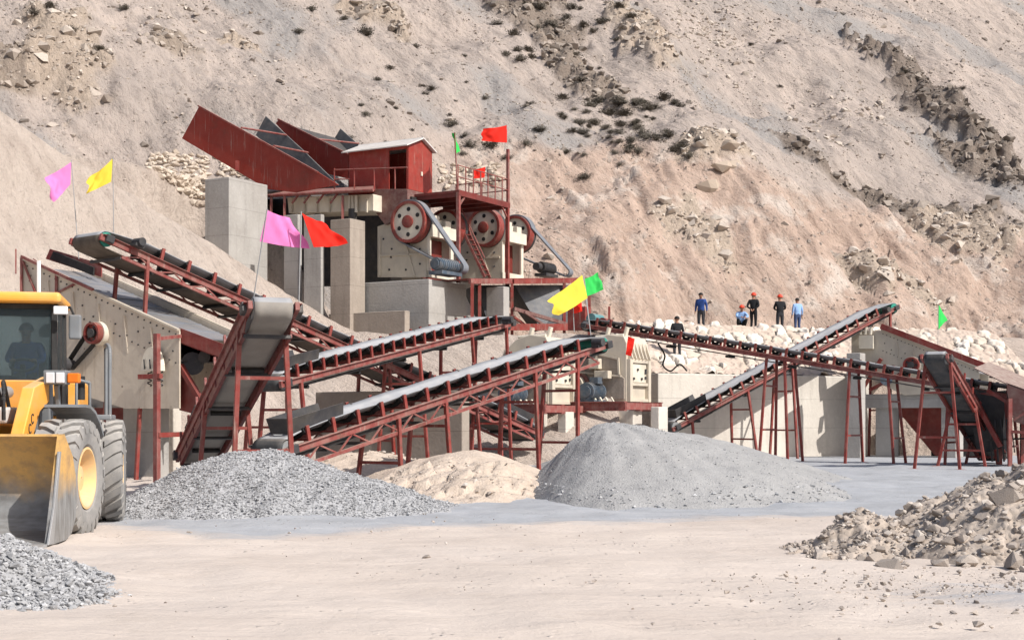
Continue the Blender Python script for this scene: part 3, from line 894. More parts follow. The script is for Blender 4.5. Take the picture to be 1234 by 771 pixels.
def bank(X, Y, H):
    # a rough, broken front face below a smooth sandy top
    c1, e1, v1, dx, dy = cells(X / 0.42, Y / 0.36, 63)
    face = sstep(31.2, 30.3, Y)
    return H + face * (0.16 * (v1 - 0.4) + 0.10 * dx * (v1 - 0.5) - 0.10 * sstep(0.12, 0, e1)) * sstep(0.02, 0.2, H)
root, sf = heap('sand_heap', 'beige sand heap with a rough stony front beside the tallest grey heap', 'sand heap',
                -0.9, 32.3, 3.2, 2.3, 5.0, 4.5, 0.95, M['hp_sand'], 0.3, 0.02, 0.06, 61, 0.0, None, bank)
strew(root, sf, 500, 0.015, 0.07, M['st_rubble'], 65, 0.6, 0.02, lambda x, y, h, r: y < 30.6)
root, sf = heap('sand_heap', 'lumpy pale sand heap at the foot of the dark retaining wall', 'sand heap',
                -4.0, 39.0, 3.0, 3.2, 4.5, 3.0, 0.75, M['hp_sand'], 0.3, 0.05, 0.08, 67)
strew(root, sf, 250, 0.02, 0.08, M['st_rubble'], 69, 0.6, 0.02)

def lumps(X, Y, H):
    c1, e1, v1, dx, dy = cells(X / 0.5, Y / 0.5, 73)
    return H + (0.11 * (v1 - 0.4) + 0.1 * dx * (v1 - 0.5) - 0.06 * sstep(0.12, 0, e1)) * sstep(0.0, 0.25, H)
rub, sfr = heap('rubble_heap', 'brown heap of earth and broken rock at the right edge of the yard', 'rubble heap',
                7.0, 17.6, 2.65, 2.5, 2.9, 2.6, 1.32, M['hp_rubble'], 0.16, 0.05, 0.045, 71, 0.0, None, lumps)
strew(rub, sfr, 5200, 0.012, 0.09, M['st_rubble'], 75, 0.55, 0.0, None, 'stones', BLOCKS)
rub2, sf2 = heap('rubble_heap', 'small low heap of earth clods left of the brown rubble heap', 'rubble heap',
                 4.25, 17.3, 0.85, 1.5, 1.2, 1.2, 0.46, M['hp_rubble'], 0.25, 0.05, 0.04, 77, 0.0, None, lumps)
strew(rub2, sf2, 2200, 0.010, 0.06, M['st_rubble'], 79, 0.55, 0.0, None, 'stones', BLOCKS)

# single boulders one can count along the foot of the rubble
rb = random.Random(9)
def surf_h(x, y):
    z = 0
    for X, Y, H in (sfr, sf2):
        if X.min() < x < X.max() and Y.min() < y < Y.max():
            j = int((y - Y[0, 0]) / (Y[1, 0] - Y[0, 0])); i = int((x - X[0, 0]) / (X[0, 1] - X[0, 0]))
            z = max(z, float(H[min(j, H.shape[0] - 1), min(i, H.shape[1] - 1)]))
    return z
protos = []
for k in range(8):
    v, f = BLOCKS[k]
    mb = MB(); mb.add([(p[0], p[1], p[2] * 1.2) for p in v], [tuple(q) for q in f])
    o = mb.build('boulder', M['st_rubble'])
    a = o.data.attributes.new('tone', 'FLOAT', 'POINT'); a.data.foreach_set('value', np.full(len(v), 0.15 + 0.11 * k, np.float32))
    protos.append(o)
spots = []
for k in range(40):
    t = rb.random()
    x = 3.2 + 4.0 * t + rb.uniform(-0.2, 0.2)
    y = 15.35 + 0.75 * math.cos(t * 3.5) + rb.gauss(0, 0.45)
    spots.append((x, y, rb.choice((0.04, 0.05, 0.06, 0.07, 0.09, 0.12))))
spots += [(6.4, 15.9, 0.26), (5.35, 15.2, 0.17), (4.05, 15.15, 0.14), (5.75, 16.5, 0.2), (6.15, 15.2, 0.2), (5.0, 15.5, 0.13), (6.6, 17.0, 0.22)]
for k, (x, y, s_) in enumerate(spots):
    o = protos[k] if k < 8 else clone(protos[k % 8])
    o.location = (x, y, surf_h(x, y) + s_ * 0.3)
    o.scale = (s_ * rb.uniform(0.9, 1.35), s_ * rb.uniform(0.8, 1.1), s_ * rb.uniform(0.7, 0.95))
    o.rotation_euler = (rb.uniform(-0.3, 0.3), rb.uniform(-0.3, 0.3), rb.uniform(0, 6.28))
    tag(o, 'brown grey boulder lying at the foot of the rubble heap', 'boulder', 'boulders at the foot of the rubble heap')

# scattered small stones on the bare sand
N = 1500
r = np.random.default_rng(83)
px_ = r.uniform(-8, 8, N); py_ = r.uniform(9.5, 24, N)
w = noise(px_ / 2.5, py_ / 2.5, 87)
kp = (r.uniform(0, 1, N) < 0.10 + 0.5 * sstep(0.05, 0.5, w)) | ((px_ > 3.2) & (py_ < 15.5) & (r.uniform(0, 1, N) < 0.8)) 
px_, py_ = px_[kp], py_[kp]
sz = np.clip(0.008 * (1 - r.uniform(0, 1, len(px_))) ** -0.6, 0.008, 0.05)
n2 = 900
gx_, gy_ = r.normal(5.0, 1.5, n2), r.normal(13.2, 1.1, n2)
px_ = np.concatenate([px_, gx_]); py_ = np.concatenate([py_, gy_]); sz = np.concatenate([sz, np.clip(0.008 * (1 - r.uniform(0, 1, n2)) ** -0.5, 0.008, 0.035)])
o = stones('loose_stones', np.stack([px_, py_, np.zeros(len(px_)) + 0.01], 1), sz, M['st_rubble'], None, r, SHARDS)
tag(o, 'small loose stones strewn over the sandy yard', 'loose stones', kind='stuff')

# ------------------------------------------------------------------ shrubs on the mountain
def shrub_mesh(seed):
    rnd = random.Random(seed)
    mb = MB()
    for k in range(26):
        a = rnd.uniform(0, 6.28); el = rnd.uniform(0.25, 1.5); L = rnd.uniform(0.5, 1.0)
        tip = Vector((math.cos(a) * math.cos(el) * L, math.sin(a) * math.cos(el) * L, math.sin(el) * L * 0.8))
        mb.tube((tip.x * 0.1, tip.y * 0.1, -0.1), tip, 0.02, 0.006, 4, 1)
        for j in range(30):
            c = tip * rnd.uniform(0.45, 1.08) + Vector((rnd.gauss(0, 0.11), rnd.gauss(0, 0.11), rnd.gauss(0, 0.08)))
            d = Vector((rnd.gauss(0, 1), rnd.gauss(0, 1), rnd.gauss(0, 1))).normalized()
            e = d.orthogonal().normalized()
            s_ = rnd.uniform(0.03, 0.075)
            mb.add([c - d * s_, c + e * s_ * 0.6, c + d * s_, c - e * s_ * 0.6], [(0, 1, 2, 3)], 0)
    return mb
M['leaf'] = plain('dry_shrub_leaves', (0.155, 0.135, 0.108, 1), 0.9, 0, 0.45, 3)
M['twig'] = plain('shrub_twigs', (0.07, 0.055, 0.04, 1), 0.9)
SH = [shrub_mesh(300 + k).build('shrub', [M['leaf'], M['twig']]) for k in range(4)]
spx = [(440, 42, 1.1), (415, 25, .6), (470, 85, .6), (520, 112, .6), (545, 155, .7), (600, 30, .9), (620, 45, .8), (660, 28, .9), (592, 182, .9), (652, 163, .8),
       (566, 178, .8), (560, 165, .6), (638, 128, .6), (665, 35, 1.0), (712, 128, .8), (722, 124, .9), (735, 140, .9), (745, 130, .9), (752, 142, 1.0), (765, 130, .8),
       (780, 135, .9), (770, 128, .7), (742, 122, .7), (800, 122, 1.0), (805, 165, .8), (790, 172, .8), (775, 165, .8), (768, 188, .8), (760, 170, .7), (812, 182, .8),
       (822, 175, .8), (758, 185, .7), (740, 188, .6), (700, 150, .6), (690, 160, .6), (718, 152, .6), (676, 140, .5), (730, 160, .6), (748, 155, .7), (830, 190, .7),
       (1015, 20, .5), (905, 55, .5), (940, 110, .4), (1090, 90, .6), (1160, 110, .5), (60, 12, .8), (40, 25, .7), (85, 40, .6), (150, 15, .6), (120, 60, .5), (610, 65, .6),
       (640, 70, .7), (650, 10, 1.0), (690, 12, .9), (725, 30, .8), (745, 15, .8), (360, 45, .6), (375, 15, .7), (500, 60, .5)]
rs = random.Random(4)
spx += [(rs.gauss(735, 50), rs.gauss(150, 26), rs.uniform(0.35, 0.8)) for _ in range(46)] + [(rs.gauss(665, 38), rs.gauss(35, 22), rs.uniform(0.4, 0.9)) for _ in range(22)] + [(rs.uniform(420, 600), rs.uniform(60, 190), rs.uniform(0.25, 0.5)) for _ in range(18)]
first = set()
for k, (sx, sy, s_) in enumerate(spx):
    j = k % 4
    X0 = Y0 = None
    Zs = np.arange(62, 175, 0.3); Xs = (sx - CX) / F_PX * Zs; zs = EYE + (HZ - sy) / F_PX * Zs
    hit = np.nonzero(terrain(Xs, Zs, False)[0] > zs)[0]
    if len(hit): X0, Y0 = Xs[hit[0]], Zs[hit[0]]
    for Z in ():
        Xq = (sx - CX) / F_PX * Z
        zq = EYE + (HZ - sy) / F_PX * Z
        if terrain(np.array([Xq]), np.array([Z]), False)[0][0] > zq:
            X0, Y0 = Xq, Z
            break
    if X0 is None: continue
    z0 = float(terrain(np.array([X0]), np.array([Y0]))[0][0])
    o = SH[j] if j not in first else clone(SH[j])
    first.add(j)
    o.location = (X0, Y0, z0 - 0.05)
    o.scale = (s_ * 1.15, s_ * 1.0, s_ * 0.8)
    o.rotation_euler = (0, 0, rs.uniform(0, 6.28))
    tag(o, 'dry grey brown shrub on the bare mountainside', 'shrub', 'dry shrubs dotted over the mountainside')

# ------------------------------------------------------------------ concrete walls and blocks
def slab(name, px, Z, du, dv, y0, y1, mat, label, cat, group=None, bev=0.04, z0=None, z1=None, rot=None):
    """a concrete block whose near vertical corner is seen at pixel x = px, Z metres off; du along the plant's right-hand
    face, dv along its left-hand face (each measured from that corner), between pixel heights y0 (top) and y1 (foot)"""
    c = at(px, y0, Z)
    top = c.z if z1 is None else z1
    bot = at(px, y1, Z).z if z0 is None else z0
    root = MB()
    root.obox((c.x, c.y, bot), VX * du, -UX * dv, (0, 0, top - bot))
    o = root.build(name, mat, None, 0, bev)
    return tag(o, label, cat, group)
def slab_px(name, xL, xC, xR, Z, y0, y1, mat, label, cat='concrete block', group=None, bev=0.03, ground=False):
    """concrete block seen corner-on: left face from pixel xL to the corner xC, right face from xC to xR, top at y0, foot at y1"""
    c = at(xC, y0, Z)
    dl = (on_plane(xL, y0, c, VX) - c).length
    dr = (on_plane(xR, y0, c, UX) - c).length
    bot = -0.3 if ground else at(xC, y1, Z).z
    mb = MB().obox((c.x, c.y, bot), VX * dr, -UX * dl, (0, 0, c.z - bot))
    o = mb.build(name, mat, None, 0, bev)
    return tag(o, label, cat, group)

slab_px('retaining_wall', 247, 276, 322, 64, 213, 345, M['conc'], 'grey concrete wall block standing in the sand slope under the nearer dump hopper', 'concrete wall')
slab_px('concrete_pillar', 398, 422, 440, 61.8, 263, 410, M['conc_warm'], 'thick concrete pillar under the cream feeder, left of the nearer jaw crusher')
slab_px('concrete_pillar', 366, 387, 391, 62.5, 258, 420, M['conc'], 'slim grey concrete pillar behind the red flag, left of the thick pillar')
slab_px('concrete_pillar', 342, 359, 364, 63.5, 258, 420, M['conc'], 'slim shaded concrete pillar behind the larger pink flag')
slab_px('crusher_foundation', 399, 517, 562, 61.2, 336, 405, M['conc'], 'large concrete foundation block under the nearer jaw crusher', 'foundation')
slab_px('shadow_band_slab', 396, 488, 494, 60.6, 374, 440, M['conc_warm'], 'low dark slab added for the shadow band along the foot of the large foundation block', 'shadow slab')  # dark slab added to stand for a cast-shadow band
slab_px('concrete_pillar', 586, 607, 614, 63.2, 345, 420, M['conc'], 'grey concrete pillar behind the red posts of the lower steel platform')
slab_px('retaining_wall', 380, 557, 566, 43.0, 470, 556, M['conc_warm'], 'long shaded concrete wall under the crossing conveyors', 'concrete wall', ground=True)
slab_px('concrete_pedestal', 148, 191, 204, 38.9, 458, 575, M['conc'], 'broad concrete pedestal under the lower end of the left vibrating screen', 'pedestal', ground=True)
slab_px('concrete_pedestal', 196, 209, 219, 40.4, 447, 575, M['conc_pale'], 'narrow pale pedestal right behind the broad one under the left vibrating screen', 'pedestal', ground=True)
slab_px('concrete_lintel', 20, 156, 162, 41.2, 455, 491, M['conc'], 'concrete lintel over the dark opening behind the wheel loader', 'lintel')
slab_px('concrete_pedestal', 15, 108, 114, 41.6, 489, 575, M['conc'], 'concrete wall pier left of the dark opening, behind the loader', 'pedestal', ground=True)
slab_px('chute', 100, 170, 174, 43.5, 489, 575, M['red_dark'], 'dark red steel chute wall inside the opening behind the loader', 'chute', ground=True)
for a, b, c, Z, yt, w in ((641, 652, 660, 52.3, 497, 'leftmost white-edged pedestal under the left impact crusher'),
                          (672, 682, 692, 52.0, 496, 'white-edged pedestal at the right corner of the left impact crusher'),
                          (734, 763, 774, 53.4, 494, 'broad pedestal under the middle of the right impact crusher'),
                          (784, 794, 805, 53.0, 490, 'rightmost white-edged pedestal beside the foot of the rising conveyor')):
    slab_px('concrete_pedestal', a, b, c, Z, yt, 560, M['conc_pale'], w, 'pedestal', 'pedestals of the impact crushers', 0.03, True)
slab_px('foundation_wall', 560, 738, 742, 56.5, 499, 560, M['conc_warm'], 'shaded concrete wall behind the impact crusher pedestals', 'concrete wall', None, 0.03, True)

# right-hand portal under the second screen
slab_px('concrete_pillar', 1020, 1037, 1043, 59.5, 425, 560, M['conc'], 'tall concrete pillar at the left end of the right-hand portal', 'concrete block', None, 0.03, True)
slab_px('concrete_pillar', 1055, 1076, 1083, 61.0, 489, 560, M['conc'], 'short shaded concrete pillar inside the right-hand portal', 'concrete block', None, 0.03, True)
slab_px('concrete_pillar', 1134, 1152, 1161, 59.8, 488, 560, M['conc'], 'short concrete pillar at the right end of the portal beside the small conveyor', 'concrete block', None, 0.03, True)
slab_px('concrete_lintel', 1038, 1141, 1146, 59.6, 474, 491, M['conc'], 'concrete beam across the right-hand portal', 'lintel')

# right-hand retaining wall and the pitched stones above it
P0, P1 = Vector((6.05, 58.5, 0)), Vector((16.15, 63.5, 0))
mb = MB()
mb.prism([(P0.x, P0.y, -0.4), (P1.x, P1.y, -0.4), (P1.x, P1.y, 3.55), (P0.x, P0.y, 3.55)], (-0.44, 0.9, 0))
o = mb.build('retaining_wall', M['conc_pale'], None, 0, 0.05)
tag(o, 'pale sunlit concrete wall crossed by the shadow of the rising conveyor', 'concrete wall')

def nearest_ground(x, y, z0=50, z1=112, step=0.2):
    Z = np.arange(z0, z1, step)
    Xq = (x - CX) / F_PX * Z
    T = terrain(Xq, Z)[0]
    k = np.argmax(T > EYE + (HZ - y) / F_PX * Z)
    return Vector((Xq[k], Z[k], T[k])) if T[k] > EYE + (HZ - y) / F_PX * Z[k] else None

def pitched(label, cells_px, size, mat, seed, extra=None, mortar=None, sub=BLOCKS):
    rnd = np.random.default_rng(seed)
    pts, sz = [], []
    for p in cells_px:
        if p is None: continue
        pts.append((p.x, p.y, p.z)); sz.append(size * rnd.uniform(0.7, 1.3))
    o = stones('stone_wall', np.array(pts), np.array(sz), mat, None, rnd, sub, 0.6)
    tag(o, label, 'stone wall')
    return o
rw = random.Random(12)
def mat_pitch():
    t = NT('stone_pitching')
    o = t.obj()
    tn, jt = t.attr('tone'), t.attr('joint')
    c = t.mix(t.rng(tn, 0, 0.5), (0.50, 0.40, 0.32, 1), (0.68, 0.60, 0.51, 1))
    c = t.mix(t.rng(tn, 0.5, 1), c, (0.80, 0.75, 0.68, 1))
    c = t.mix(t.rng(t.noise(o, 5, 6, 0.65), 0.45, 0.75, 0, 0.5), c, (0.45, 0.37, 0.3, 1))
    c = t.mix(jt, c, (0.10, 0.085, 0.07, 1))
    c = t.mix(t.attr('bury'), c, t.mix(t.rng(t.noise(o, 2.5, 6, 0.7), 0.35, 0.7), (0.58, 0.47, 0.39, 1), (0.42, 0.34, 0.28, 1)))
    return t.out(c, 0.95, t.bump(t.noise(o, 9, 6, 0.65), 0.5, 0.06), 0, 0.15)
M['pitch'] = mat_pitch()
xs = np.arange(4.7, 24.5, 0.04); ys = np.arange(0.68, 7.4, 0.04)
X, Y = np.meshgrid(xs, ys)
YR = Y
Y = Y + wall_y(X)
top = 3.45 + 2.55 * np.clip((YR - 0.6) / 6.0, 0, 1) - 0.11 * np.maximum(0, X - 22)
wx, wy = X + 0.12 * fbm(X / 0.5, Y / 0.5, 3, 3), Y + 0.12 * fbm(X / 0.5 + 7, Y / 0.5, 4, 3)
c1, e1, v1, dx1, dy1 = cells(wx / 0.58, wy / 0.95, 203)
st_ = sstep(0.03, 0.30, e1)
bury = sstep(-0.12, 0.22, fbm(X / 1.7, YR / 1.4, 209, 3) + 0.02)
Hp = top + 0.03 + 0.1 * (1 - bury) + bury * st_ * (0.20 + 0.16 * (v1 - 0.5) + 0.22 * dx1 * (v1 - 0.5) - 0.16 * dy1 * v1) - 0.12 * c1 * st_ + 0.03 * fbm(X / 0.3, Y / 0.3, 6, 3)
edge = sstep(0, 0.4, 24.4 - X) * sstep(0, 0.5, 7.3 - YR)
Hp = Hp * edge + (top - 0.3) * (1 - edge)
pw = grid_mesh('stone_wall', X, Y, Hp, M['pitch'], dict(tone=v1, joint=(1 - sstep(0.05, 0.13, e1)) * bury, bury=1 - bury))
tag(pw, 'pale stone pitching on the bank above the sunlit concrete wall', 'stone wall')
pts = []
for i in range(520):
    x = rw.uniform(178, 250); y = rw.uniform(188, 255)
    if not (y > 184 + (x - 180) * 0.10 and y < 205 + (x - 180) * 0.75 and x < 250): continue
    pts.append(nearest_ground(x, y, 55, 80))
pitched('loose beige stone facing left of the grey wall block under the dump hopper', pts, 0.21, M['st_beige'], 6)
pts = [nearest_ground(rw.uniform(262, 345), rw.uniform(188, 215), 64, 84) for i in range(160)]
pitched('beige stone packing on the slope beneath the red hopper side', pts, 0.25, M['st_beige'], 7)
pts = [nearest_ground(rw.uniform(528, 602), rw.uniform(200, 226), 70, 100) for i in range(110)]
pitched('whitish rubble stones on the slope behind the railed platform', pts, 0.26, M['st_beige'], 8)
pts = [nearest_ground(rw.uniform(1085, 1135), rw.uniform(495, 550), 60, 100) for i in range(60)]

# ------------------------------------------------------------------ conveyors
def conveyor(label, tail, head, width, ret, legs=(), pitch=0.72, truss=0.45, tail_hood=True, motor=True, drum='green', roll_up=0.30, lattice=True, plated=False, trough=0.14, tail_len=0, group='belt conveyors'):
    """tail and head are the middles of the two end drums; the belt climbs from tail to head on a red truss"""
    root = thing('belt_conveyor', (tail.x, tail.y, 0), label, 'belt conveyor', group)
    d = head - tail
    L = d.length
    u = d.normalized()
    w = Vector((u.y, -u.x, 0)).normalized()          # to the right of the running direction
    n = w.cross(u).normalized()
    if n.z < 0: n = -n
    hw = width / 2
    P = lambda s, a, b: tail + u * s + w * a + n * b
    rd = 0.19
    # belt: troughed carrying strand and flat return strand, joined over the drums
    mb = MB()
    ns = max(6, int(L / 0.6))
    rows = []
    for k in range(ns + 1):
        s = L * k / ns
        e = min(1, s / 1.0, (L - s) / 1.0)
        tr = trough * max(0, e)
        sag = 0.012 * math.sin(k * 2.1)
        rows.append([P(s, a * hw, rd + 0.03 + tr * max(0, (abs(a) - 0.35) / 0.65) + sag) for a in (-1, -0.68, -0.35, 0.35, 0.68, 1)])
    for k in range(1, 7):
        a_ = math.pi * k / 7
        rows.append([P(L + math.sin(a_) * (rd + .03), a * hw, math.cos(a_) * (rd + 0.03)) for a in (-1, -0.68, -0.35, 0.35, 0.68, 1)])
    top_n = len(rows)
    for k in range(ns + 1):
        s = L * (1 - k / ns)
        rows.append([P(s, a * hw, -rd - 0.03) for a in (-1, -0.68, -0.35, 0.35, 0.68, 1)])
    for k in range(1, 7):
        a_ = math.pi + math.pi * k / 7
        rows.append([P(math.sin(a_) * (rd + .03), a * hw, math.cos(a_) * (rd + 0.03)) for a in (-1, -0.68, -0.35, 0.35, 0.68, 1)])
    vs = [p for r_ in rows for p in r_]
    nr = len(rows)
    fs, ms = [], []
    for k in range(nr):
        for j in range(5):
            fs.append((k * 6 + j, k * 6 + j + 1, ((k + 1) % nr) * 6 + j + 1, ((k + 1) % nr) * 6 + j))
            ms.append(0 if k < ns + 3 else 1)
    mb.add(vs, fs); mb.m = ms
    b = mb.build('belt', [M['belt'], ret], root, 50)
    so_ = b.modifiers.new('thickness', 'SOLIDIFY'); so_.thickness = 0.022; so_.offset = 0
    # frame
    fr = MB()
    for sgn in (-1, 1):
        a = sgn * (hw + 0.09)
        fr.bar(P(-0.25, a, -0.02), P(L + 0.25, a, -0.02), 0.09, 0.17, n)
        fr.bar(P(-0.2, a + sgn * 0.03, 0.055), P(L + 0.2, a + sgn * 0.03, 0.055), 0.16, 0.02, n)
    fr.build('side_rail', M['red_frame'], root, 0, 0.008, 1)
    if truss > 0:
        tr = MB()
        nb = max(3, int(L / 1.1))
        for sgn in (-1, 1):
            a = sgn * (hw + 0.09)
            tr.bar(P(0.3, a, -truss), P(L - 0.5, a, -truss), 0.075, 0.075, n)
            for k in range(nb):
                s0, s1 = 0.3 + (L - 0.8) * k / nb, 0.3 + (L - 0.8) * (k + 1) / nb
                if lattice:
                    tr.bar(P(s0, a, -truss), P((s0 + s1) / 2, a, -0.1), 0.035, 0.035, n)
                    tr.bar(P((s0 + s1) / 2, a, -0.1), P(s1, a, -truss), 0.035, 0.035, n)
                else:
                    tr.bar(P(s0, a, -truss), P(s0, a, -0.1), 0.05, 0.05, n)
        if plated:
            for sgn in (-1, 1):
                a = sgn * (hw + 0.085)
                tr.sheet(P(0.1, a, -0.09), P(L - 0.1, a, -0.09), P(L - 0.5, a, -truss), P(0.3, a, -truss), 0.015)
        tr.build('truss', M['red_dark'] if plated else M['red_frame'], root)
        cr = None
        for k in range(0, nb + 1, 2):
            s0 = 0.3 + (L - 0.8) * k / nb
            if cr is None:
                cr = MB().bar(P(s0, -hw - 0.1, -truss - 0.03), P(s0, hw + 0.1, -truss - 0.03), 0.07, 0.06, n).build('cross_member', M['darksteel'], root)
                sc = s0
            else: clone(cr, u * (s0 - sc), root)
    # idler stations
    first = None
    m = int((L - 0.8) / pitch)
    while m > 44: pitch *= 1.1; m = int((L - 0.8) / pitch)
    org = P(0, 0, 0)
    def idler(s):
        rl = MB(); br = MB()
        rl.tube(P(s, -hw * 0.36, rd - 0.06), P(s, hw * 0.36, rd - 0.06), 0.055, n=8)
        for sgn in (-1, 1):
            rl.tube(P(s, sgn * hw * 0.40, rd - 0.05), P(s, sgn * (hw + 0.03), rd + trough - 0.03), 0.062, n=8)
            rl.tube(P(s, sgn * (hw - 0.02), rd + trough - 0.06), P(s, sgn * (hw + 0.06), rd + trough - 0.02), 0.085, n=8)
            br.bar(P(s, sgn * (hw + 0.105), 0.05), P(s, sgn * (hw + 0.105), rd + trough + 0.07), 0.05, 0.09, u)
        br.bar(P(s, -hw - 0.1, 0.085), P(s, hw + 0.1, 0.085), 0.05, 0.05, n)
        return rl, br
    s0 = 0.55
    for k in range(m):
        if first is None:
            rl, br = idler(s0)
            a = rl.build('idler_roller', M['black'], root, 50)
            b = br.build('idler_bracket', M['red'], root)
            first = (a, b)
        else:
            for q in first:
                clone(q, u * (pitch * k), root)
    # return rollers
    rr = None
    for k in range(max(2, int(L / 2.6))):
        s = 1.2 + 2.6 * k
        if s > L - 0.5: break
        if rr is None:
            mb = MB().tube(P(s, -hw * 0.9, -rd - 0.1), P(s, hw * 0.9, -rd - 0.1), 0.05, n=8)
            rr = mb.build('return_roller', M['black'], root, 50)
            r0 = s
        else:
            clone(rr, u * (s - r0), root)
    # drums
    for nm, s, mt in (('head_drum', L, drum), ('tail_drum', 0, 'drum_grey')):
        mb = MB()
        mb.tube(P(s, -hw - 0.02, 0), P(s, hw + 0.02, 0), rd, n=20)
        mb.tube(P(s, -hw - 0.2, 0), P(s, hw + 0.2, 0), 0.055, n=10)
        mb.build(nm, M[mt], root, 40)
        for sgn in (-1, 1):
            MB().obox(P(s - 0.12, sgn * (hw + 0.17) - 0.06, -0.1), u * 0.24, w * 0.12, n * 0.2).build('bearing_block', M['darksteel'], root, 0, 0.015, 1)
    if motor:
        s = L - 0.75
        mb = MB()
        sg = 1 if motor is True else motor
        mb.tube(P(s, sg * (hw + 0.16), 0.2), P(s, sg * (hw + 0.5), 0.2), 0.11, n=14)
        mb.obox(P(s - 0.14, sg * (hw + 0.3) - 0.12, 0.06), u * 0.28, w * 0.24, n * 0.08)
        mb.build('drive_motor', M['darksteel'], root, 40)
    if tail_hood:
        mb = MB()
        for sgn in (-1, 1):
            mb.sheet(P(0.3, sgn * hw * 0.72, rd + 0.07), P(1.9, sgn * hw * 0.72, rd + 0.07), P(1.9, sgn * (hw * 0.9), rd + 0.42), P(0.3, sgn * (hw * 0.9), rd + 0.42), 0.02)
        mb.sheet(P(0.28, -hw * 0.72, rd + 0.07), P(0.28, hw * 0.72, rd + 0.07), P(0.28, hw * 0.9, rd + 0.42), P(0.28, -hw * 0.9, rd + 0.42), 0.02)
        mb.build('feed_skirt', M['darksteel'], root)
    # trestle legs: (distance from the tail as a share, spread of the feet, lean along the belt, drop of the foot)
    for t_, spread, lean, brace in legs:
        s = L * t_
        feet = []
        for sgn in (-1, 1):
            top = P(s, sgn * (hw + 0.09), -0.1)
            f = top + w * sgn * spread + Vector((u.x, u.y, 0)) * lean
            f.z = gh(f.x, f.y) - 0.25
            feet.append((top, f))
            mb = MB()
            mb.bar(f, top, 0.095, 0.095, w)
            mb.obox((f.x - 0.16, f.y - 0.16, f.z + 0.22), (0.32, 0, 0), (0, 0.32, 0), (0, 0, 0.03))
            mb.build('leg', M['red'], root, 0, 0.008, 1)
        if brace:
            (t0, f0), (t1, f1) = feet
            for q in ((0.35, 0.35), (0.75, 0.75)) if t0.z - f0.z > 2.2 else ((0.45, 0.45),):
                mb = MB().bar(f0.lerp(t0, q[0]), f1.lerp(t1, q[1]), 0.07, 0.07)
                mb.build('cross_brace', M['red'], root)
    return root, P, L

# long conveyor climbing to the left, its brown underside showing
conveyor('longest conveyor climbing left to the black head above the left vibrating screen, brown underside showing', at(632, 522, 50.5), at(112, 291, 37.0), 1.2, M['belt_brown'],
         [(0.42, 0.25, 0.0, True), (0.93, 0.15, 0.5, False), (0.66, 0.35, 0.2, True), (0.12, 0.12, 0.0, True)], 0.9, 0.3, motor=-1, roll_up=0.3)
conveyor('middle conveyor climbing right from the left screen to the left impact crusher', at(322, 461, 36), at(598, 390, 48), 0.95, M['belt_slate'],
         [(0.05, 0.3, 0.0, True), (0.52, 0.35, 0.0, True), (0.78, 0.2, 0.3, True), (0.97, 0.2, 0.0, True)], 0.62, 0.0, drum='drum_grey')
conveyor('nearest conveyor climbing right from the light gravel heap, green head drum at its top', at(330, 541, 30.5), at(712, 416, 40), 0.9, M['belt_slate'],
         [(0.28, 0.2, -0.1, True), (0.42, 0.22, 0.0, True), (0.72, 0.15, 0.0, True), (0.88, 0.15, -0.2, True)], 0.8, 0.42)
conveyor('short steep conveyor tipping onto the light gravel heap, pale return belt facing the yard', at(238, 548, 34.5), at(327, 373, 26.8), 0.72, M['belt_grey'],
         [(0.90, 0.16, 0.1, True), (0.45, 0.2, 0.0, True)], 1.2, 0.32, lattice=False, plated=True, motor=False, drum='drum_grey')
conveyor('long conveyor with red rail descending right across the terrace from under the jaw crushers', at(712, 393, 59), at(1262, 484, 49.5), 0.9, M['belt_slate'],
         [(0.44, 0.35, -0.2, True), (0.48, 0.3, 0.25, False), (0.62, 0.55, 0.0, True), (0.70, 0.25, 0.3, True), (0.82, 0.5, 0.0, True), (0.93, 0.3, 0.2, True)], 0.64, 0.0, tail_hood=False, motor=False)
conveyor('conveyor rising right in front of the sunlit concrete wall, green drum at its peak', at(806, 514, 56.6), at(1068, 372, 62.3), 0.95, M['belt_slate'],
         [(0.30, 0.3, 0.35, True), (0.06, 0.0, 0.2, False), (0.50, 0.35, 0.0, True), (0.97, 0.1, -0.1, True)], 0.62, 0.0)
conveyor('small dark conveyor tipping toward the yard beside the right-hand portal', at(1196, 548, 53), at(1128, 432, 46.2), 0.64, M['belt_slate'],
         [(0.97, 0.35, 0.1, True), (0.55, 0.45, 0.3, True), (0.2, 0.2, 0.1, True)], 1.2, 0.28, lattice=False, plated=True, motor=False, drum='drum_grey')
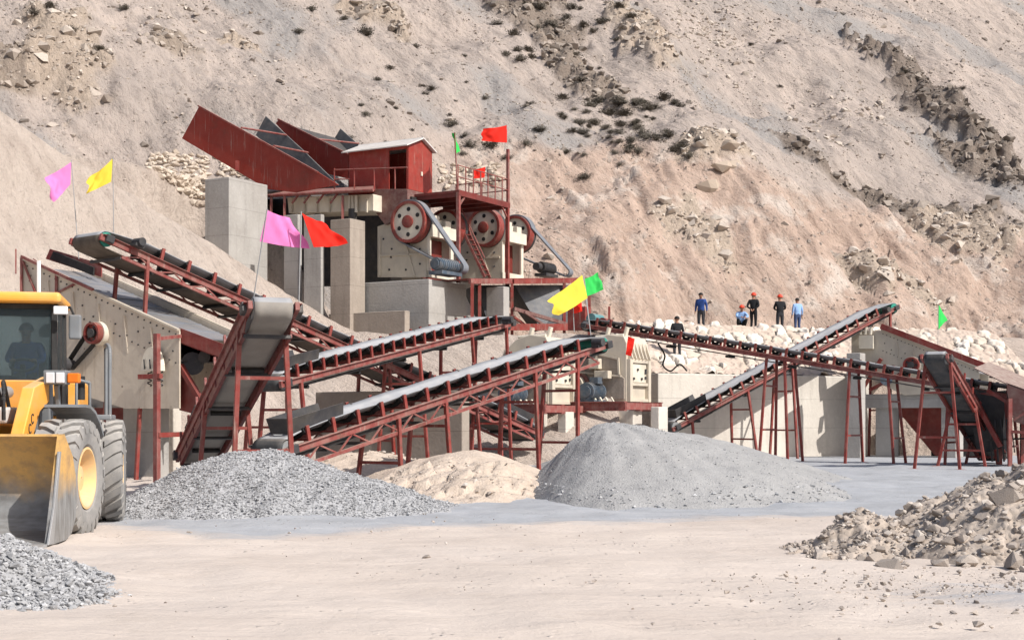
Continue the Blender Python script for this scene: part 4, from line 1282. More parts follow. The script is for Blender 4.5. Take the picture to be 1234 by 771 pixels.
# ------------------------------------------------------------------ vibrating screens
def screen(label, plate_px, Z0, deck_w, rail_px, exc_px, pal, near_off=0.0, extra=None):
    O = at(*plate_px[0], Z0)
    n = VX
    q = lambda x, y, off=0.0: on_plane(x, y, O + VX * off, n)
    base = q(*plate_px[-1])
    root = thing('vibrating_screen', (base.x, base.y, 0), label, 'vibrating screen')
    poly = [q(*p) for p in plate_px]
    MB().prism([p + VX * deck_w for p in poly], VX * 0.05).build('side_plate', pal, root)
    a, b = q(*rail_px[0]), q(*rail_px[-1])
    dn = Vector((0, 0, -0.14))
    mb = MB().sheet(a + VX * 0.06 + dn, b + VX * 0.06 + dn, b + VX * (deck_w - .06) + dn, a + VX * (deck_w - .06) + dn, 0.03, 10, 1)
    ln = (b - a).length
    for k in range(1, 9):
        c = a.lerp(b, k / 9.0) + dn
        mb.bar(c + VX * 0.08, c + VX * (deck_w - 0.08), 0.06, 0.035)
    mb.build('screen_deck', M['screen_deck'], root)
    d2 = Vector((0, 0, -0.75))
    MB().sheet(a + VX * 0.06 + d2, b + VX * 0.06 + d2, b + VX * (deck_w - .06) + d2, a + VX * (deck_w - .06) + d2, 0.03).build('lower_deck', M['darksteel'], root)
    rl = MB()
    for off in (-0.02, deck_w + 0.07):
        rl.bar(a + VX * off + Vector((0, 0, 0.03)), b + VX * off + Vector((0, 0, 0.03)), 0.12, 0.05)
    rl.build('top_rail', M['cream'], root)
    # stiffeners and bolts on the near plate
    bt = MB()
    u = (b - a).normalized()
    for k in range(1, 6):
        p = a.lerp(b, k / 6.0) - VX * 0.03 + Vector((0, 0, -0.25))
        MB().bar(p, p + Vector((0.10, 0, -1.0)), 0.04, 0.06, VX).build('stiffener', pal, root)
    for k in range(26):
        for j, dz in enumerate((-0.12, -0.85)):
            p = a.lerp(b, (k + 0.5) / 26.0) + Vector((0, 0, dz))
            bt.tube(p - VX * 0.025, p + VX * 0.01, 0.022, n=6)
    for k in range(14):
        p = a.lerp(b, (k + 0.5) / 14.0) + Vector((0, 0, -0.5 - 0.4 * ((k * 7) % 5) / 5))
        bt.tube(p - VX * 0.025, p + VX * 0.01, 0.025, n=6)
    bt.m = [1] * len(bt.m)
    bt.prism(poly, VX * 0.05)
    bt.build('side_plate', [pal, M['darksteel']], root)
    # exciter
    e = q(*exc_px[:2]); r_ = exc_px[2]
    mb = MB().lathe(e, -VX, [(r_, 0.0), (r_, 0.34), (r_ * 0.80, 0.34), (r_ * 0.80, 0.26), (0.02, 0.26), (0.02, 0.0)], 28)
    ex = mb.build('exciter_pulley', M['red'], root, 35)
    MB().lathe(e, -VX, [(r_ * 1.12, -0.02), (r_ * 1.12, 0.16), (0.02, 0.16), (0.02, -0.02)], 28).build('exciter_housing', M['white_paint'], root, 35)
    hb = MB().lathe(e, -VX, [(r_ * 0.42, 0.26), (r_ * 0.42, 0.36), (0.01, 0.36), (0.01, 0.26)], 18)
    for k in range(5):
        a_ = k * 2 * math.pi / 5
        p = e + (UX * math.cos(a_) + UP * math.sin(a_)) * r_ * 0.62
        hb.tube(p - VX * 0.26, p - VX * 0.285, r_ * 0.13, n=10)
    hb.build('hub', M['darksteel'], ex, 35)
    return root, q

plate = [(28, 312), (216, 399), (216, 492), (150, 492), (24, 452)]
root, q = screen('cream vibrating screen with bolted side plate and grey sloping deck behind the wheel loader', plate, 39.4, 2.25,
                 [(30, 314), (216, 399)], (121, 402, 0.29), M['plate'])
# V-belt drive down to the motor
e, m_ = q(121, 402), q(92, 440)
d = (m_ - e).normalized(); s_ = d.cross(VX).normalized()
mb = MB()
for sg in (-1, 1):
    mb.bar(e + s_ * sg * 0.22 - VX * 0.2, m_ + s_ * sg * 0.12 - VX * 0.2, 0.03, 0.16, VX)
mb.build('drive_belt', M['black'], root)
mb = MB().tube(m_ + VX * 0.0 - VX * 0.35, m_ - VX * 1.0, 0.2, n=16).tube(m_ - VX * 0.12, m_ - VX * 0.34, 0.14, n=16)
mb.build('drive_motor', M['darksteel'], root, 40)
g0 = q(187, 447, -0.12)
pts = [g0 + UX * (0.35 * math.cos(a)) + UP * (0.62 * math.sin(a)) for a in np.linspace(0, math.pi, 13)]
MB().prism(pts, -VX * 0.16).build('spring_guard', M['white_paint'], root)
mb = MB()
for k in range(3):
    p = g0 + UX * (-0.2 + 0.2 * k) + UP * 0.05
    mb.tube(p - VX * 0.18, p - VX * 0.2 + UP * 0.25, 0.02, n=6)
    sp = [p + UP * (-0.05 - 0.03 * j) + (UX * math.cos(j * 1.6) + VX * math.sin(j * 1.6)) * 0.06 for j in range(14)]
    mb.path(sp, 0.018, 5)
mb.build('coil_spring', M['darksteel'], root)
# red feed box and railing at the upper end
mb = MB()
mb.sheet(q(40, 311, 0.1), q(60, 326, 0.1), q(60, 326, 1.75), q(40, 311, 1.75), 0.03)
mb.sheet(q(20, 300, 0.1), q(20, 330, 0.1), q(20, 330, 1.75), q(20, 300, 1.75), 0.04)
mb.sheet(q(55, 312, 1.72), q(122, 334, 1.72), q(122, 318, 1.72), q(60, 300, 1.72), 0.04)
for y0, x0 in ((311, 26), (330, 68)):
    mb.bar(q(x0, y0, -0.04), q(x0, y0 + 70, -0.04), 0.07, 0.07)
mb.bar(q(26, 309, -0.08), q(112, 349, -0.08), 0.08, 0.08)
mb.bar(q(45, 365, -0.05), q(90, 342, -0.05), 0.05, 0.05)
mb.bar(q(26, 311, -0.06), q(45, 358, -0.06), 0.05, 0.05)
mb.build('feed_box', M['red_frame'], root)
MB().sheet(q(60, 312, 1.6), q(112, 332, 1.6), q(112, 322, 1.6), q(64, 303, 1.6), 0.06).build('rubber_curtain', M['black'], root)
# discharge chutes at the lower end
mb = MB()
mb.sheet(q(217, 395, 0.1), q(277, 417, 0.1), q(271, 432, 0.1), q(217, 412, 0.1), 0.03)
mb.sheet(q(217, 400, 1.7), q(277, 421, 1.7), q(271, 436, 1.7), q(217, 417, 1.7), 0.03)
mb.sheet(q(217, 412, 0.12), q(271, 432, 0.12), q(271, 432, 1.7), q(217, 412, 1.7), 0.03)
mb.build('discharge_chute', M['red'], root)
mb = MB()
mb.sheet(q(217, 440, 0.2), q(240, 478, 0.2), q(240, 500, 0.2), q(217, 494, 0.2), 0.03)
mb.sheet(q(217, 440, 1.6), q(240, 478, 1.6), q(240, 500, 1.6), q(217, 494, 1.6), 0.03)
mb.sheet(q(217, 440, 0.2), q(240, 478, 0.2), q(240, 478, 1.6), q(217, 440, 1.6), 0.03)
mb.bar(q(217, 440, 0.15), q(242, 482, 0.15), 0.16, 0.12)
mb.build('lower_chute', M['red_dark'], root)
MB().tube(q(232, 438, 0.4), q(232, 438, 1.6), 0.3, n=16).tube(q(246, 430, 0.5), q(246, 430, 1.5), 0.16, n=12).build('vibration_motor', M['darksteel'], root, 40)

# red pipe post and guard rail beside the left screen
b0 = q(189, 500, -1.0)
root = thing('guard_post', (b0.x, b0.y, 0), 'red steel post with short rails in front of the broad concrete pedestal', 'post')
MB().bar((b0.x, b0.y, -0.2), q(189, 402, -1.0), 0.13, 0.13, VX).build('post', M['red_frame'], root)
MB().bar(q(190, 408, -1.0), q(217, 405, 0.0), 0.09, 0.09).build('rail', M['red_frame'], root)
MB().bar(q(168, 454, -1.0), q(194, 453, -1.0), 0.12, 0.12).build('rail', M['red'], root)
MB().bar(q(190, 524, -1.0), q(222, 523, -0.2), 0.12, 0.12).build('rail', M['red'], root)

plate = [(1026, 399), (1066, 398), (1180, 444), (1180, 472), (1090, 476), (1026, 446)]
root, q2 = screen('grey cream vibrating screen under a red sloping rail on the right-hand portal', plate, 61.5, 1.8,
                  [(1062, 398), (1180, 445)], (1100, 440, 0.34), M['cream'])
MB().bar(q2(1062, 393, -0.1), q2(1216, 452, -0.1), 0.2, 0.24).build('cover_rail', M['red'], root)
mb = MB()
mb.prism([q2(1035, 420, -0.25), q2(1052, 420, -0.25), q2(1052, 404, -0.25), q2(1035, 404, -0.25)], VX * 0.2)
for k in range(3):
    mb.tube(q2(1037 + 6 * k, 403, -0.15), q2(1038 + 6 * k, 394, -0.15), 0.07, n=8)
mb.build('spring_seat', M['white_paint'], root)
mb = MB()
for x0, y0, x1, y1 in ((1040, 468, 1062, 432), (1048, 470, 1090, 448)):
    mb.bar(q2(x0, y0, -0.2), q2(x1, y1, -0.2), 0.2, 0.12)
mb.build('support_bracket', M['red'], root)
MB().tube(q2(1068, 457, -0.4), q2(1068, 457, 0.4), 0.26, n=14).build('drive_motor', M['blue'], root, 40)

# hood and chute frame at the right-hand edge
c = at(1216, 500, 48.5)
root = thing('discharge_hood', (c.x, c.y, 0), 'maroon steel hood on red posts at the right edge of the plant', 'hood')
h = lambda x, y, off=0.0: on_plane(x, y, c + VX * off, VX)
mb = MB()
mb.sheet(h(1174, 443), h(1213, 462), h(1230, 452, 2.4), h(1192, 436, 2.4), 0.03)
mb.sheet(h(1213, 461), h(1300, 492), h(1300, 482, 2.4), h(1230, 452, 2.4), 0.03)
mb.prism([h(1213, 463), h(1300, 494), h(1300, 530), h(1222, 508), h(1214, 474)], VX * 0.03)
mb.build('hood_plate', M['maroon'], root)
for x, o_ in ((1217, 0.0), (1232, 1.6), (1262, 0.0), (1205, 2.2)):
    p = h(x, 480, o_)
    MB().bar((p.x, p.y, -0.2), p, 0.13, 0.13).build('post', M['red_frame'], root)
MB().bar(h(1217, 520), h(1262, 522), 0.1, 0.1).build('cross_beam', M['red_frame'], root)
MB().bar(h(1222, 506), h(1262, 480), 0.08, 0.08).build('brace', M['red_frame'], root)
mb = MB()
mb.sheet(h(1165, 468, 1.2), h(1213, 472, 1.2), h(1206, 540, 1.4), h(1178, 545, 1.4), 0.04)
mb.sheet(h(1213, 472, 0.2), h(1213, 472, 2.6), h(1222, 545, 2.2), h(1222, 545, 0.6), 0.04)
mb.build('chute', M['darksteel'], root)
MB().bar(h(1165, 462, 0.6), h(1206, 538, 0.6), 0.22, 0.16).bar(h(1190, 470, 0.4), h(1240, 500, 0.4), 0.14, 0.12).build('chute_edge', M['red'], root)
mb = MB()
for k in range(4):
    mb.bar(h(1192 + 7 * k, 505, 1.0), h(1196 + 7 * k, 556, 1.0), 0.06, 0.06)
mb.bar(h(1188, 530, 1.0), h(1240, 528, 1.0), 0.06, 0.06)
mb.build('support_rack', M['darksteel'], root)
c2 = at(1112, 520, 62.5)
MBp = MB().prism([on_plane(1086, 490, c2, VX), on_plane(1142, 490, c2, VX), on_plane(1142, 552, c2, VX), on_plane(1126, 548, c2, VX), on_plane(1086, 500, c2, VX)], VX * 0.6)
tag(MBp.build('chute', M['red_dark']), 'dark red steel chute hanging inside the right-hand portal', 'chute')

# ------------------------------------------------------------------ primary station
O0 = at(491, 267, 64)
def pp(x, y, b): return on_plane(x, y, O0 + VX * b, VX)

def flywheel(name, c, r, parent, face, groove=True):
    mb = MB().lathe(c, -VX, [(r, -0.24), (r, 0.22), (r * 0.86, 0.22), (r * 0.86, -0.24)], 44)
    fw = mb.build(name, M['red'] , parent, 35)
    wb = MB().lathe(c, -VX, [(r * 0.86, -0.05), (r * 0.86, 0.13), (r * 0.3, 0.17), (0.02, 0.17), (0.02, -0.05)], 44)
    wb.build('web', M[face], fw, 35)
    hb = MB().lathe(c, -VX, [(r * 0.30, 0.1), (r * 0.30, 0.27), (r * 0.17, 0.30), (0.01, 0.30), (0.01, 0.1)], 28)
    hb.build('hub', M['red'], fw, 35)
    for k in range(6):
        ho = MB()
        a = k * math.pi / 3 + 0.5
        p = c + (UX * math.cos(a) + UP * math.sin(a)) * r * 0.60
        ho.tube(p - VX * 0.12, p - VX * 0.165, r * 0.105, n=14)
        ho.build('opening', M['black'], fw, 35)  # solid black disc on the web, painting the dark of a hole
    tr = MB().lathe(c + VX * 0.24, VX, [(r * 1.0, 0), (r * 1.0, 0.2), (r * 0.3, 0.2), (r * 0.3, 0)], 44)
    tr.build('belt_groove', M['darksteel'], fw, 35)
    return fw

def belt_loop(c1, r1, c2, r2, b0, b1, parent):
    """drive belt around two pulleys in the crusher's own plane"""
    d = c2 - c1
    dx, dz = d.dot(UX), d.z
    D = math.hypot(dx, dz)
    base = math.atan2(dz, dx)
    al = math.acos((r1 - r2) / D)
    pts = []
    for k in range(25):
        a = base + al + (2 * math.pi - 2 * al) * k / 24
        pts.append((c1, r1, a))
    for k in range(11):
        a = base - al + 2 * al * k / 10
        pts.append((c2, r2, a))
    mb = MB()
    ring = []
    for t in (0, 0.07):
        for b in (b0, b1):
            ring.append([c + (UX * math.cos(a) + UP * math.sin(a)) * (r + t) + VX * b for c, r, a in pts])
    n = len(pts)
    vs = [p for r_ in ring for p in r_]
    fs = []
    for k in range(n):
        j = (k + 1) % n
        for A, B in ((0, 1), (1, 3), (3, 2), (2, 0)):
            fs.append((A * n + k, A * n + j, B * n + j, B * n + k))
    mb.add(vs, fs)
    return mb.build('drive_belt', M['vbelt'], parent)

def jaw_crusher(label, sh, dz, face, belt_b, motor_px, motor_b, side_belt):
    """sh: shift along the plant's depth axis; everything is drawn for the nearer crusher and moved by it"""
    off = VX * sh + UP * dz
    base = pp(485, 335, 0.5) + off
    root = thing('jaw_crusher', base, label, 'jaw crusher', 'jaw crushers')
    g = lambda x, y, b: pp(x, y, b) + off
    # side plates and frame
    body = [(455, 273), (470, 268), (514, 284), (514, 334), (455, 334)]
    MB().prism([g(x, y, 0.55) + VX * 1.95 for x, y in body], VX * 0.12).build('side_plate', M['cream'], root)
    bt = MB()
    for x, y in ((472, 300), (471, 310), (469, 325), (489, 325), (506, 300), (506, 318), (462, 288)):
        bt.tube(g(x, y, 0.52), g(x, y, 0.56), 0.05, n=8)
    bt.m = [1] * len(bt.m)
    bt.prism([g(x, y, 0.55) for x, y in body], VX * 0.12)
    bt.build('side_plate', [M['cream'], M['darksteel']], root)
    rb = MB()
    for x0, y0, x1, y1 in ((458, 285, 458, 333), (485, 280, 500, 333), (458, 308, 513, 306)):
        rb.bar(g(x0, y0, 0.53), g(x1, y1, 0.53), 0.08, 0.08, VX)
    rb.build('stiffener', M['cream'], root)
    f0 = g(514, 284, 0.55)                       # near upper corner of the right-hand face
    low = g(514, 334, 0.55)
    H = f0.z - low.z
    fr = MB()
    fr.obox(low, VX * 0.22, UX * 0.12, (0, 0, H))
    fr.obox(low + VX * 1.85, VX * 0.22, UX * 0.12, (0, 0, H))
    fr.obox(low + UP * (H * 0.97), VX * 2.07, UX * 0.3, (0, 0, 0.55))
    fr.obox(low + VX * 0.35 + UP * (H + 0.45), VX * 0.35, UX * 0.25, (0, 0, 0.5))
    fr.obox(low + VX * 1.2 + UP * (H + 0.45), VX * 0.45, UX * 0.25, (0, 0, 0.35))
    fr.obox(low, VX * 2.07, UX * 0.14, (0, 0, 0.32))
    fr.build('rear_frame', M['white_paint'], root, 0, 0.015, 1)
    MB().obox(low + VX * 0.2 - UX * 0.45, VX * 1.65, UX * 0.05, (0, 0, H * 0.97)).build('swing_jaw', M['red_dark'], root)
    # maroon feed hood above
    hood = [(450, 228), (491, 228), (491, 246), (470, 268), (464, 271), (451, 254)]
    pts = [g(x, y, 0.35) for x, y in hood]
    MB().prism(pts, VX * 1.9).build('feed_hood', M['maroon'], root, 0, 0.01, 1)
    p = g(491, 235, 0.35)
    MB().obox(p + UX * 0.01 + VX * 0.2 - UP * 0.05, VX * 1.4, UX * 0.1, (0, 0, -0.12)).build('hood_slot', M['black'], root)
    # shaft, wheels, belt, motor
    c = O0 + off
    MB().tube(c + VX * 0.1, c + VX * 2.9, 0.16, n=16).build('shaft', M['darksteel'], root, 40)
    MB().obox(c + VX * 0.6 - UX * 0.35 - UP * 0.3, UX * 0.7, VX * 0.3, (0, 0, 0.6)).obox(c + VX * 2.1 - UX * 0.35 - UP * 0.3, UX * 0.7, VX * 0.3, (0, 0, 0.6)).build('bearing_housing', M['white_paint'], root, 0, 0.03)
    flywheel('flywheel', c + VX * 0.22, 0.95, root, face)
    flywheel('flywheel', c + VX * 3.2, 0.95, root, face)
    m_ = g(motor_px[0], motor_px[1], belt_b)
    belt_loop(c, 0.96, m_, 0.2, belt_b, belt_b + 0.42, root)
    mo = MB().lathe(m_, VX, [(0.2, belt_b * 0 + 0.02 if False else 0.0), (0.2, 0.34), (0.03, 0.34), (0.03, 0.0)], 18)
    mo.build('motor_pulley', M['darksteel'], root, 40)
    a0, a1 = (-0.15, -1.75) if side_belt < 0 else (0.45, 1.7)
    mb = MB().tube(m_ + VX * a0, m_ + VX * a1, 0.27, n=20)
    for k in range(10):
        e = m_ + VX * (a0 + (a1 - a0) * (k + 0.5) / 10)
        mb.lathe(e, VX, [(0.29, -0.02), (0.29, 0.02), (0.24, 0.02), (0.24, -0.02)], 20)
    mb.tube(m_ + VX * a1, m_ + VX * (a1 + (-0.06 if side_belt < 0 else 0.06)), 0.2, n=16)
    mb.obox(m_ + VX * min(a0, a1) - UX * 0.35 - UP * 0.45, VX * abs(a1 - a0), UX * 0.7, (0, 0, 0.15))
    mb.build('drive_motor', M['blue' if side_belt < 0 else 'darksteel'], root, 40)
    return root

jaw_crusher('nearer jaw crusher, grey drive belt running from its near flywheel to a blue motor', 0.0, 0.0, 'white_paint', 0.12, (551, 322), 0, -1)
jaw_crusher('farther jaw crusher beyond the red platform posts, drive belt on its far flywheel', 6.5, 0.5, 'white_paint', 3.1, (551 + 12, 318), 0, 1)
tag(MB().obox(pp(500, 337, 6.7) + Vector((-2.6, -0.6, -2.6)), UX * 4.6, VX * 3.8, (0, 0, 3.0)).build('crusher_foundation', M['conc'], None, 0, 0.04),
    'concrete foundation block under the farther jaw crusher, behind the lower platform posts', 'foundation')

# dump hoppers
def hopper(label, sh, dz, w, near, far, rods):
    root = thing('dump_hopper', pp(330, 229, -1 + sh) + UP * dz, label, 'dump hopper', 'dump hoppers')
    nr = [pp(x, y, -1 + sh) for x, y in near]
    MB().prism(nr, VX * 0.08).build('side_wall', M['red_panel'], root, 0, 0.01, 1)
    fr_ = [pp(x, y, -1 + sh + w) for x, y in far]
    MB().prism(fr_, VX * 0.08).build('far_side_wall', M['greyplate'], root, 0, 0.01, 1)
    a, b = nr[1] + UP * 0.12, nr[2] + UP * 0.12
    MB().sheet(a + VX * 0.1, b + VX * 0.1, b + VX * (w - 0.05), a + VX * (w - 0.05), 0.06).build('floor_plate', M['darksteel'], root)
    for (x0, y0), (x1, y1) in rods:
        MB().tube(pp(x0, y0, -1 + sh), pp(x1, y1, -1 + sh + w), 0.05, n=8).build('tie_rod', M['red_frame'], root, 40)
    ed = MB()
    ed.bar(nr[0] - VX * 0.05, nr[5] - VX * 0.05, 0.12, 0.07)
    ed.build('wall_lip', M['red'], root)
    return root
hopper('nearer dump hopper, big dark red side wall facing the yard', 0.0, 0, 5.2,
       [(240, 128), (219, 167), (322, 228), (356, 232), (408, 223), (384, 208)],
       [(320, 140), (308, 163), (350, 200), (386, 223), (408, 223), (366, 182)],
       [((291, 154), (345, 163)), ((330, 176), (371, 184))])
hopper('farther dump hopper, red side wall half hidden behind the red hut', 6.4, 0, 5.2,
       [(336, 144), (332, 149), (388, 208), (425, 217), (440, 215), (428, 190)],
       [(410, 155), (398, 175), (425, 200), (455, 215), (462, 213), (438, 180)],
       [((384, 168), (432, 173))])
MB_ = MB().bar(pp(286, 206, -1.3), pp(286, 194, -1.3), 0.16, 0.16)
tag(MB_.build('stub_post', M['red']), 'short red steel post on top of the grey wall block', 'post')

# feeder below the nearer hopper
root = thing('feeder', pp(398, 256, -0.3), 'cream vibrating feeder trough beneath the nearer dump hopper', 'feeder')
MB().prism([pp(346, 238, -0.3), pp(450, 234, -0.3), pp(450, 254, -0.3), pp(348, 257, -0.3)], VX * 1.6).build('trough', M['white_paint'], root, 0, 0.02)
mb = MB()
for k in range(7): mb.bar(pp(352 + 15 * k, 239, -0.36), pp(352 + 15 * k, 256, -0.36), 0.07, 0.09, VX)
mb.build('rib', M['cream'], root)
mb = MB()
for k in range(3): mb.tube(pp(421 + 4 * k, 236, -0.5), pp(421 + 4 * k, 256, -0.5), 0.07, n=8)
mb.build('spring', M['white_paint'], root, 40)
MB().tube(pp(425, 252, -0.45), pp(425, 265, -0.45), 0.2, n=12).tube(pp(383, 262, 0.1), pp(383, 262, 1.2), 0.22, n=14).build('spring_base', M['darksteel'], root, 40)

# dark sheets added so the gaps behind pillars and portal read black
tag(MB().prism([pp(322, 240, 2.6), pp(470, 236, 2.6), pp(470, 345, 2.6), pp(322, 345, 2.6)], VX * 0.1).build('dark_backing', M['darksteel']), 'dark sheet added to blacken the gaps behind the concrete pillars', 'dark backing')
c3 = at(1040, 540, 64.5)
MB_ = MB().prism([on_plane(1030, 485, c3, VX), on_plane(1215, 470, c3, VX), on_plane(1215, 562, c3, VX), on_plane(1122, 556, c3, VX), on_plane(1122, 510, c3, VX), on_plane(1083, 502, c3, VX), on_plane(1083, 556, c3, VX), on_plane(1030, 556, c3, VX)], VX * 0.1)  # dark sheet added to black out the portal's depth
tag(MB_.build('dark_backing', M['darksteel']), 'dark sheet added to blacken the depth of the right-hand portal', 'dark backing')

# red walkway with rails in front of the hut
root = thing('walkway', pp(385, 234, -0.9), 'red steel walkway with a thin handrail in front of the red hut', 'walkway')
MB().sheet(pp(322, 236, -1.0), pp(452, 229, -1.0), pp(452, 224, 0.4), pp(322, 231, 0.4), 0.08).build('deck', M['red'], root)
MB().tube(pp(320, 236, -1.05), pp(450, 229, -1.05), 0.07, n=8).build('edge_pipe', M['red_frame'], root, 40)
for x in (327, 343, 413):
    MB().bar(pp(x, 236, -1.0), pp(x, 265 if x > 400 else 275, -1.0), 0.11, 0.11).build('post', M['red_frame'], root)
mb = MB()
for x in (352, 366, 382, 398):
    mb.bar(pp(x, 245, -0.95), pp(x + 9, 233, -0.95), 0.07, 0.07)
mb.build('bracket', M['red_frame'], root)
for x in (403, 427, 451, 476):
    MB().tube(pp(x, 228, -0.9), pp(x, 203, -0.9), 0.035, n=6).build('rail_post', M['red'], root)
MB().tube(pp(403, 205, -0.9), pp(491, 202, -0.9), 0.035, n=6).tube(pp(403, 216, -0.9), pp(421, 216, -0.9), 0.03, n=6).build('handrail', M['red'], root)

# red sheet-metal hut
hc = on_plane(491, 228, O0 + VX * 0.6, VX)
root = thing('control_hut', hc, 'red sheet metal hut with white gable roof and dark open doorway', 'hut')
hl = (on_plane(420, 226, hc, VX) - hc).length
hd = (on_plane(519, 226, hc, UX) - hc).length
hz0, hz1 = hc.z - 0.1, on_plane(491, 177, hc, VX).z
dl = (on_plane(469, 226, hc, VX) - hc).length
wl = MB()
wl.obox(hc - UX * hl, UX * (hl - dl), VX * 0.06, (0, 0, hz1 - hz0))
wl.obox(hc - UX * 0.06, UX * 0.06, VX * 0.12, (0, 0, hz1 - hz0))
wl.obox(hc - UX * dl + UP * (hz1 - hz0 - 0.18), UX * (dl - 0.06), VX * 0.06, (0, 0, 0.18))
wl.obox(hc - UX * hl + VX * hd, UX * hl, VX * 0.06, (0, 0, hz1 - hz0))
wl.obox(hc - UX * hl, UX * 0.06, VX * hd, (0, 0, hz1 - hz0))
rg_ = 0.42
g0 = hc + VX * 0.0
wl.prism([g0, g0 + VX * hd, g0 + VX * hd + UP * (hz1 - hz0), g0 + VX * hd * 0.5 + UP * (hz1 - hz0 + rg_), g0 + UP * (hz1 - hz0)], UX * 0.06)
wl.obox(hc - UX * hl + VX * hd * 0.75 + UP * 0.02, UX * hl, VX * 0.05, (0, 0, hz1 - hz0 - 0.05))
wl.build('wall', M['hut_red'], root)
rf = MB()
eave = UP * (hz1 - hz0)
for s0, s1 in ((-0.18, 0.5), (1.09, 0.5)):
    A = hc - UX * (hl + 0.15) + VX * hd * s0 + eave + UP * (-0.07)
    B = hc + UX * 0.22 + VX * hd * s0 + eave + UP * (-0.07)
    A1 = hc - UX * (hl + 0.15) + VX * hd * s1 + eave + UP * (rg_ + 0.03)
    B1 = hc + UX * 0.22 + VX * hd * s1 + eave + UP * (rg_ + 0.03)
    rf.sheet(A, B, B1, A1, 0.05)
rf.build('roof', M['roof_white'], root)
MB().obox(hc + UX * 0.07 + VX * hd * 0.5 + UP * 0.75, UX * 0.05, VX * 0.1, (0, 0, 0.18)).build('lamp', M['white_paint'], root)

# railed platform above the crushers
pc = on_plane(552, 229, O0 + VX * 0.9, VX)
pv = (on_plane(613, 229, pc, UX) - pc).length
root = thing('steel_platform', (pc.x, pc.y, pc.z), 'raised red steel platform with railing above the jaw crushers', 'platform')
MB().obox(pc - UX * 3.0 - UP * 0.12, UX * 3.0, VX * pv, (0, 0, 0.12)).build('deck', M['red_dark'], root)
bm_ = MB()
for k in range(5):
    bm_.bar(pc + VX * (0.1 + (pv - .2) * k / 4) - UP * 0.2, pc - UX * 3.0 + VX * (0.1 + (pv - .2) * k / 4) - UP * 0.2, 0.1, 0.16)
bm_.bar(pc + UX * 0.03 - UP * 0.12, pc + VX * pv + UX * 0.03 - UP * 0.12, 0.06, 0.26)
bm_.build('joist', M['red_dark'], root)
for k, b in enumerate((0.06, pv - 0.12)):
    f = pc + VX * b - UX * 0.02
    MB().bar((f.x, f.y, pp(551, 338, 0).z), f - UP * 0.1, 0.15, 0.15, VX).build('post', M['red_frame'] if k == 0 else M['red'], root)
    mb = MB().bar(f - UP * 0.75, f + VX * (0.6 if k == 0 else -0.6) - UP * 0.15, 0.07, 0.07)
    mb.build('knee_brace', M['red_frame'], root)
for k in range(8):
    b = pv * k / 7
    MB().tube(pc + VX * b, pc + VX * b + UP * 1.15, 0.03, n=6).build('rail_post', M['red_frame'], root)
for k in range(4):
    a = 3.0 * (k + 1) / 4
    MB().tube(pc + VX * (pv - 0.05) - UX * a, pc + VX * (pv - 0.05) - UX * a + UP * 1.15, 0.03, n=6).build('rail_post', M['red_frame'], root)
mb = MB()
for z in (0.6, 1.12):
    mb.tube(pc + UP * z, pc + VX * pv + UP * z, 0.028, n=6)
    mb.tube(pc + VX * (pv - .05) + UP * z, pc + VX * (pv - .05) - UX * 3.0 + UP * z, 0.028, n=6)
mb.build('handrail', M['red_frame'], root)
tp = pc + VX * (pv - 0.12)
MB().bar(tp, (tp.x, tp.y, at(607, 180, tp.y).z), 0.12, 0.12, VX).build('mast', M['red_frame'], root)

# stairs between the crushers
root = thing('stairs', pp(570, 333, 3.6), 'narrow red steel stairs climbing between the two jaw crushers', 'stairs')
a0, a1 = pp(553, 268, 3.4), pp(584, 334, 3.4)
for b in (0, 0.5):
    MB().bar(a0 + VX * b, a1 + VX * b, 0.05, 0.12).build('stringer', M['red_frame'], root)
tm = None
for k in range(11):
    c = a0.lerp(a1, (k + 0.5) / 11)
    if tm is None:
        tm = MB().obox(c - UX * 0.12, UX * 0.2, VX * 0.5, (0, 0, 0.03)).build('tread', M['red_dark'], root); c0 = c
    else:
        clone(tm, c - c0, root)
MB().tube(a0 + UP * 0.9, a1 + UP * 0.9, 0.025, n=6).build('handrail', M['red_frame'], root)

# lower steel platform and the discharge hoppers
L0, L1, L2 = at(566, 339, 61.5), at(616, 339, 64.2), at(716, 338, 69.5)
root = thing('crusher_stand', (L0.x, L0.y, gh(L0.x, L0.y)), 'lower red steel frame on posts carrying the floor beneath the farther jaw crusher', 'steel frame')
MB().bar(L0, L1, 0.14, 0.22).build('floor_beam', M['red_frame'], root)
MB().bar(L1 + Vector((0.08, 0.1, 0)), L2, 0.14, 0.22).build('floor_beam', M['red'], root)
fl = MB().sheet(L0 + UP * 0.13, L1 + UP * 0.13, L1 + UP * 0.13 - UX * 2.5, L0 + UP * 0.13 - UX * 2.5, 0.05)
fl.sheet(L1 + UP * 0.14, L2 + UP * 0.14, L2 + UP * 0.14 - UX * 2.5, L1 + UP * 0.14 - UX * 2.5, 0.05)
fl.build('floor_plate', M['red_dark'], root)
for x, Z, y in ((569, 61.5, 398), (578, 62.2, 392), (617, 64.2, 405), (680, 67.5, 400), (710, 69.0, 395)):
    t_ = at(x, 341, Z)
    MB().bar((t_.x, t_.y, min(gh(t_.x, t_.y), at(x, y, Z).z) - 0.2), t_, 0.14, 0.14).build('post', M['red'], root)
MB().bar(at(619, 372, 64), at(702, 396, 68), 0.13, 0.16).build('brace', M['maroon'], root)
MB().bar(at(632, 376, 64.2), at(668, 400, 66), 0.1, 0.1).build('brace', M['maroon'], root)
MB().bar(at(619, 382, 64.0), at(642, 398, 65.5), 0.1, 0.1).build('brace', M['red'], root)
mb = MB()
mb.sheet(at(569, 398, 61.4), at(720, 398, 68.5), at(720, 390, 68.5), at(569, 390, 61.4), 0.12)
mb.build('lower_beam', M['red'], root)
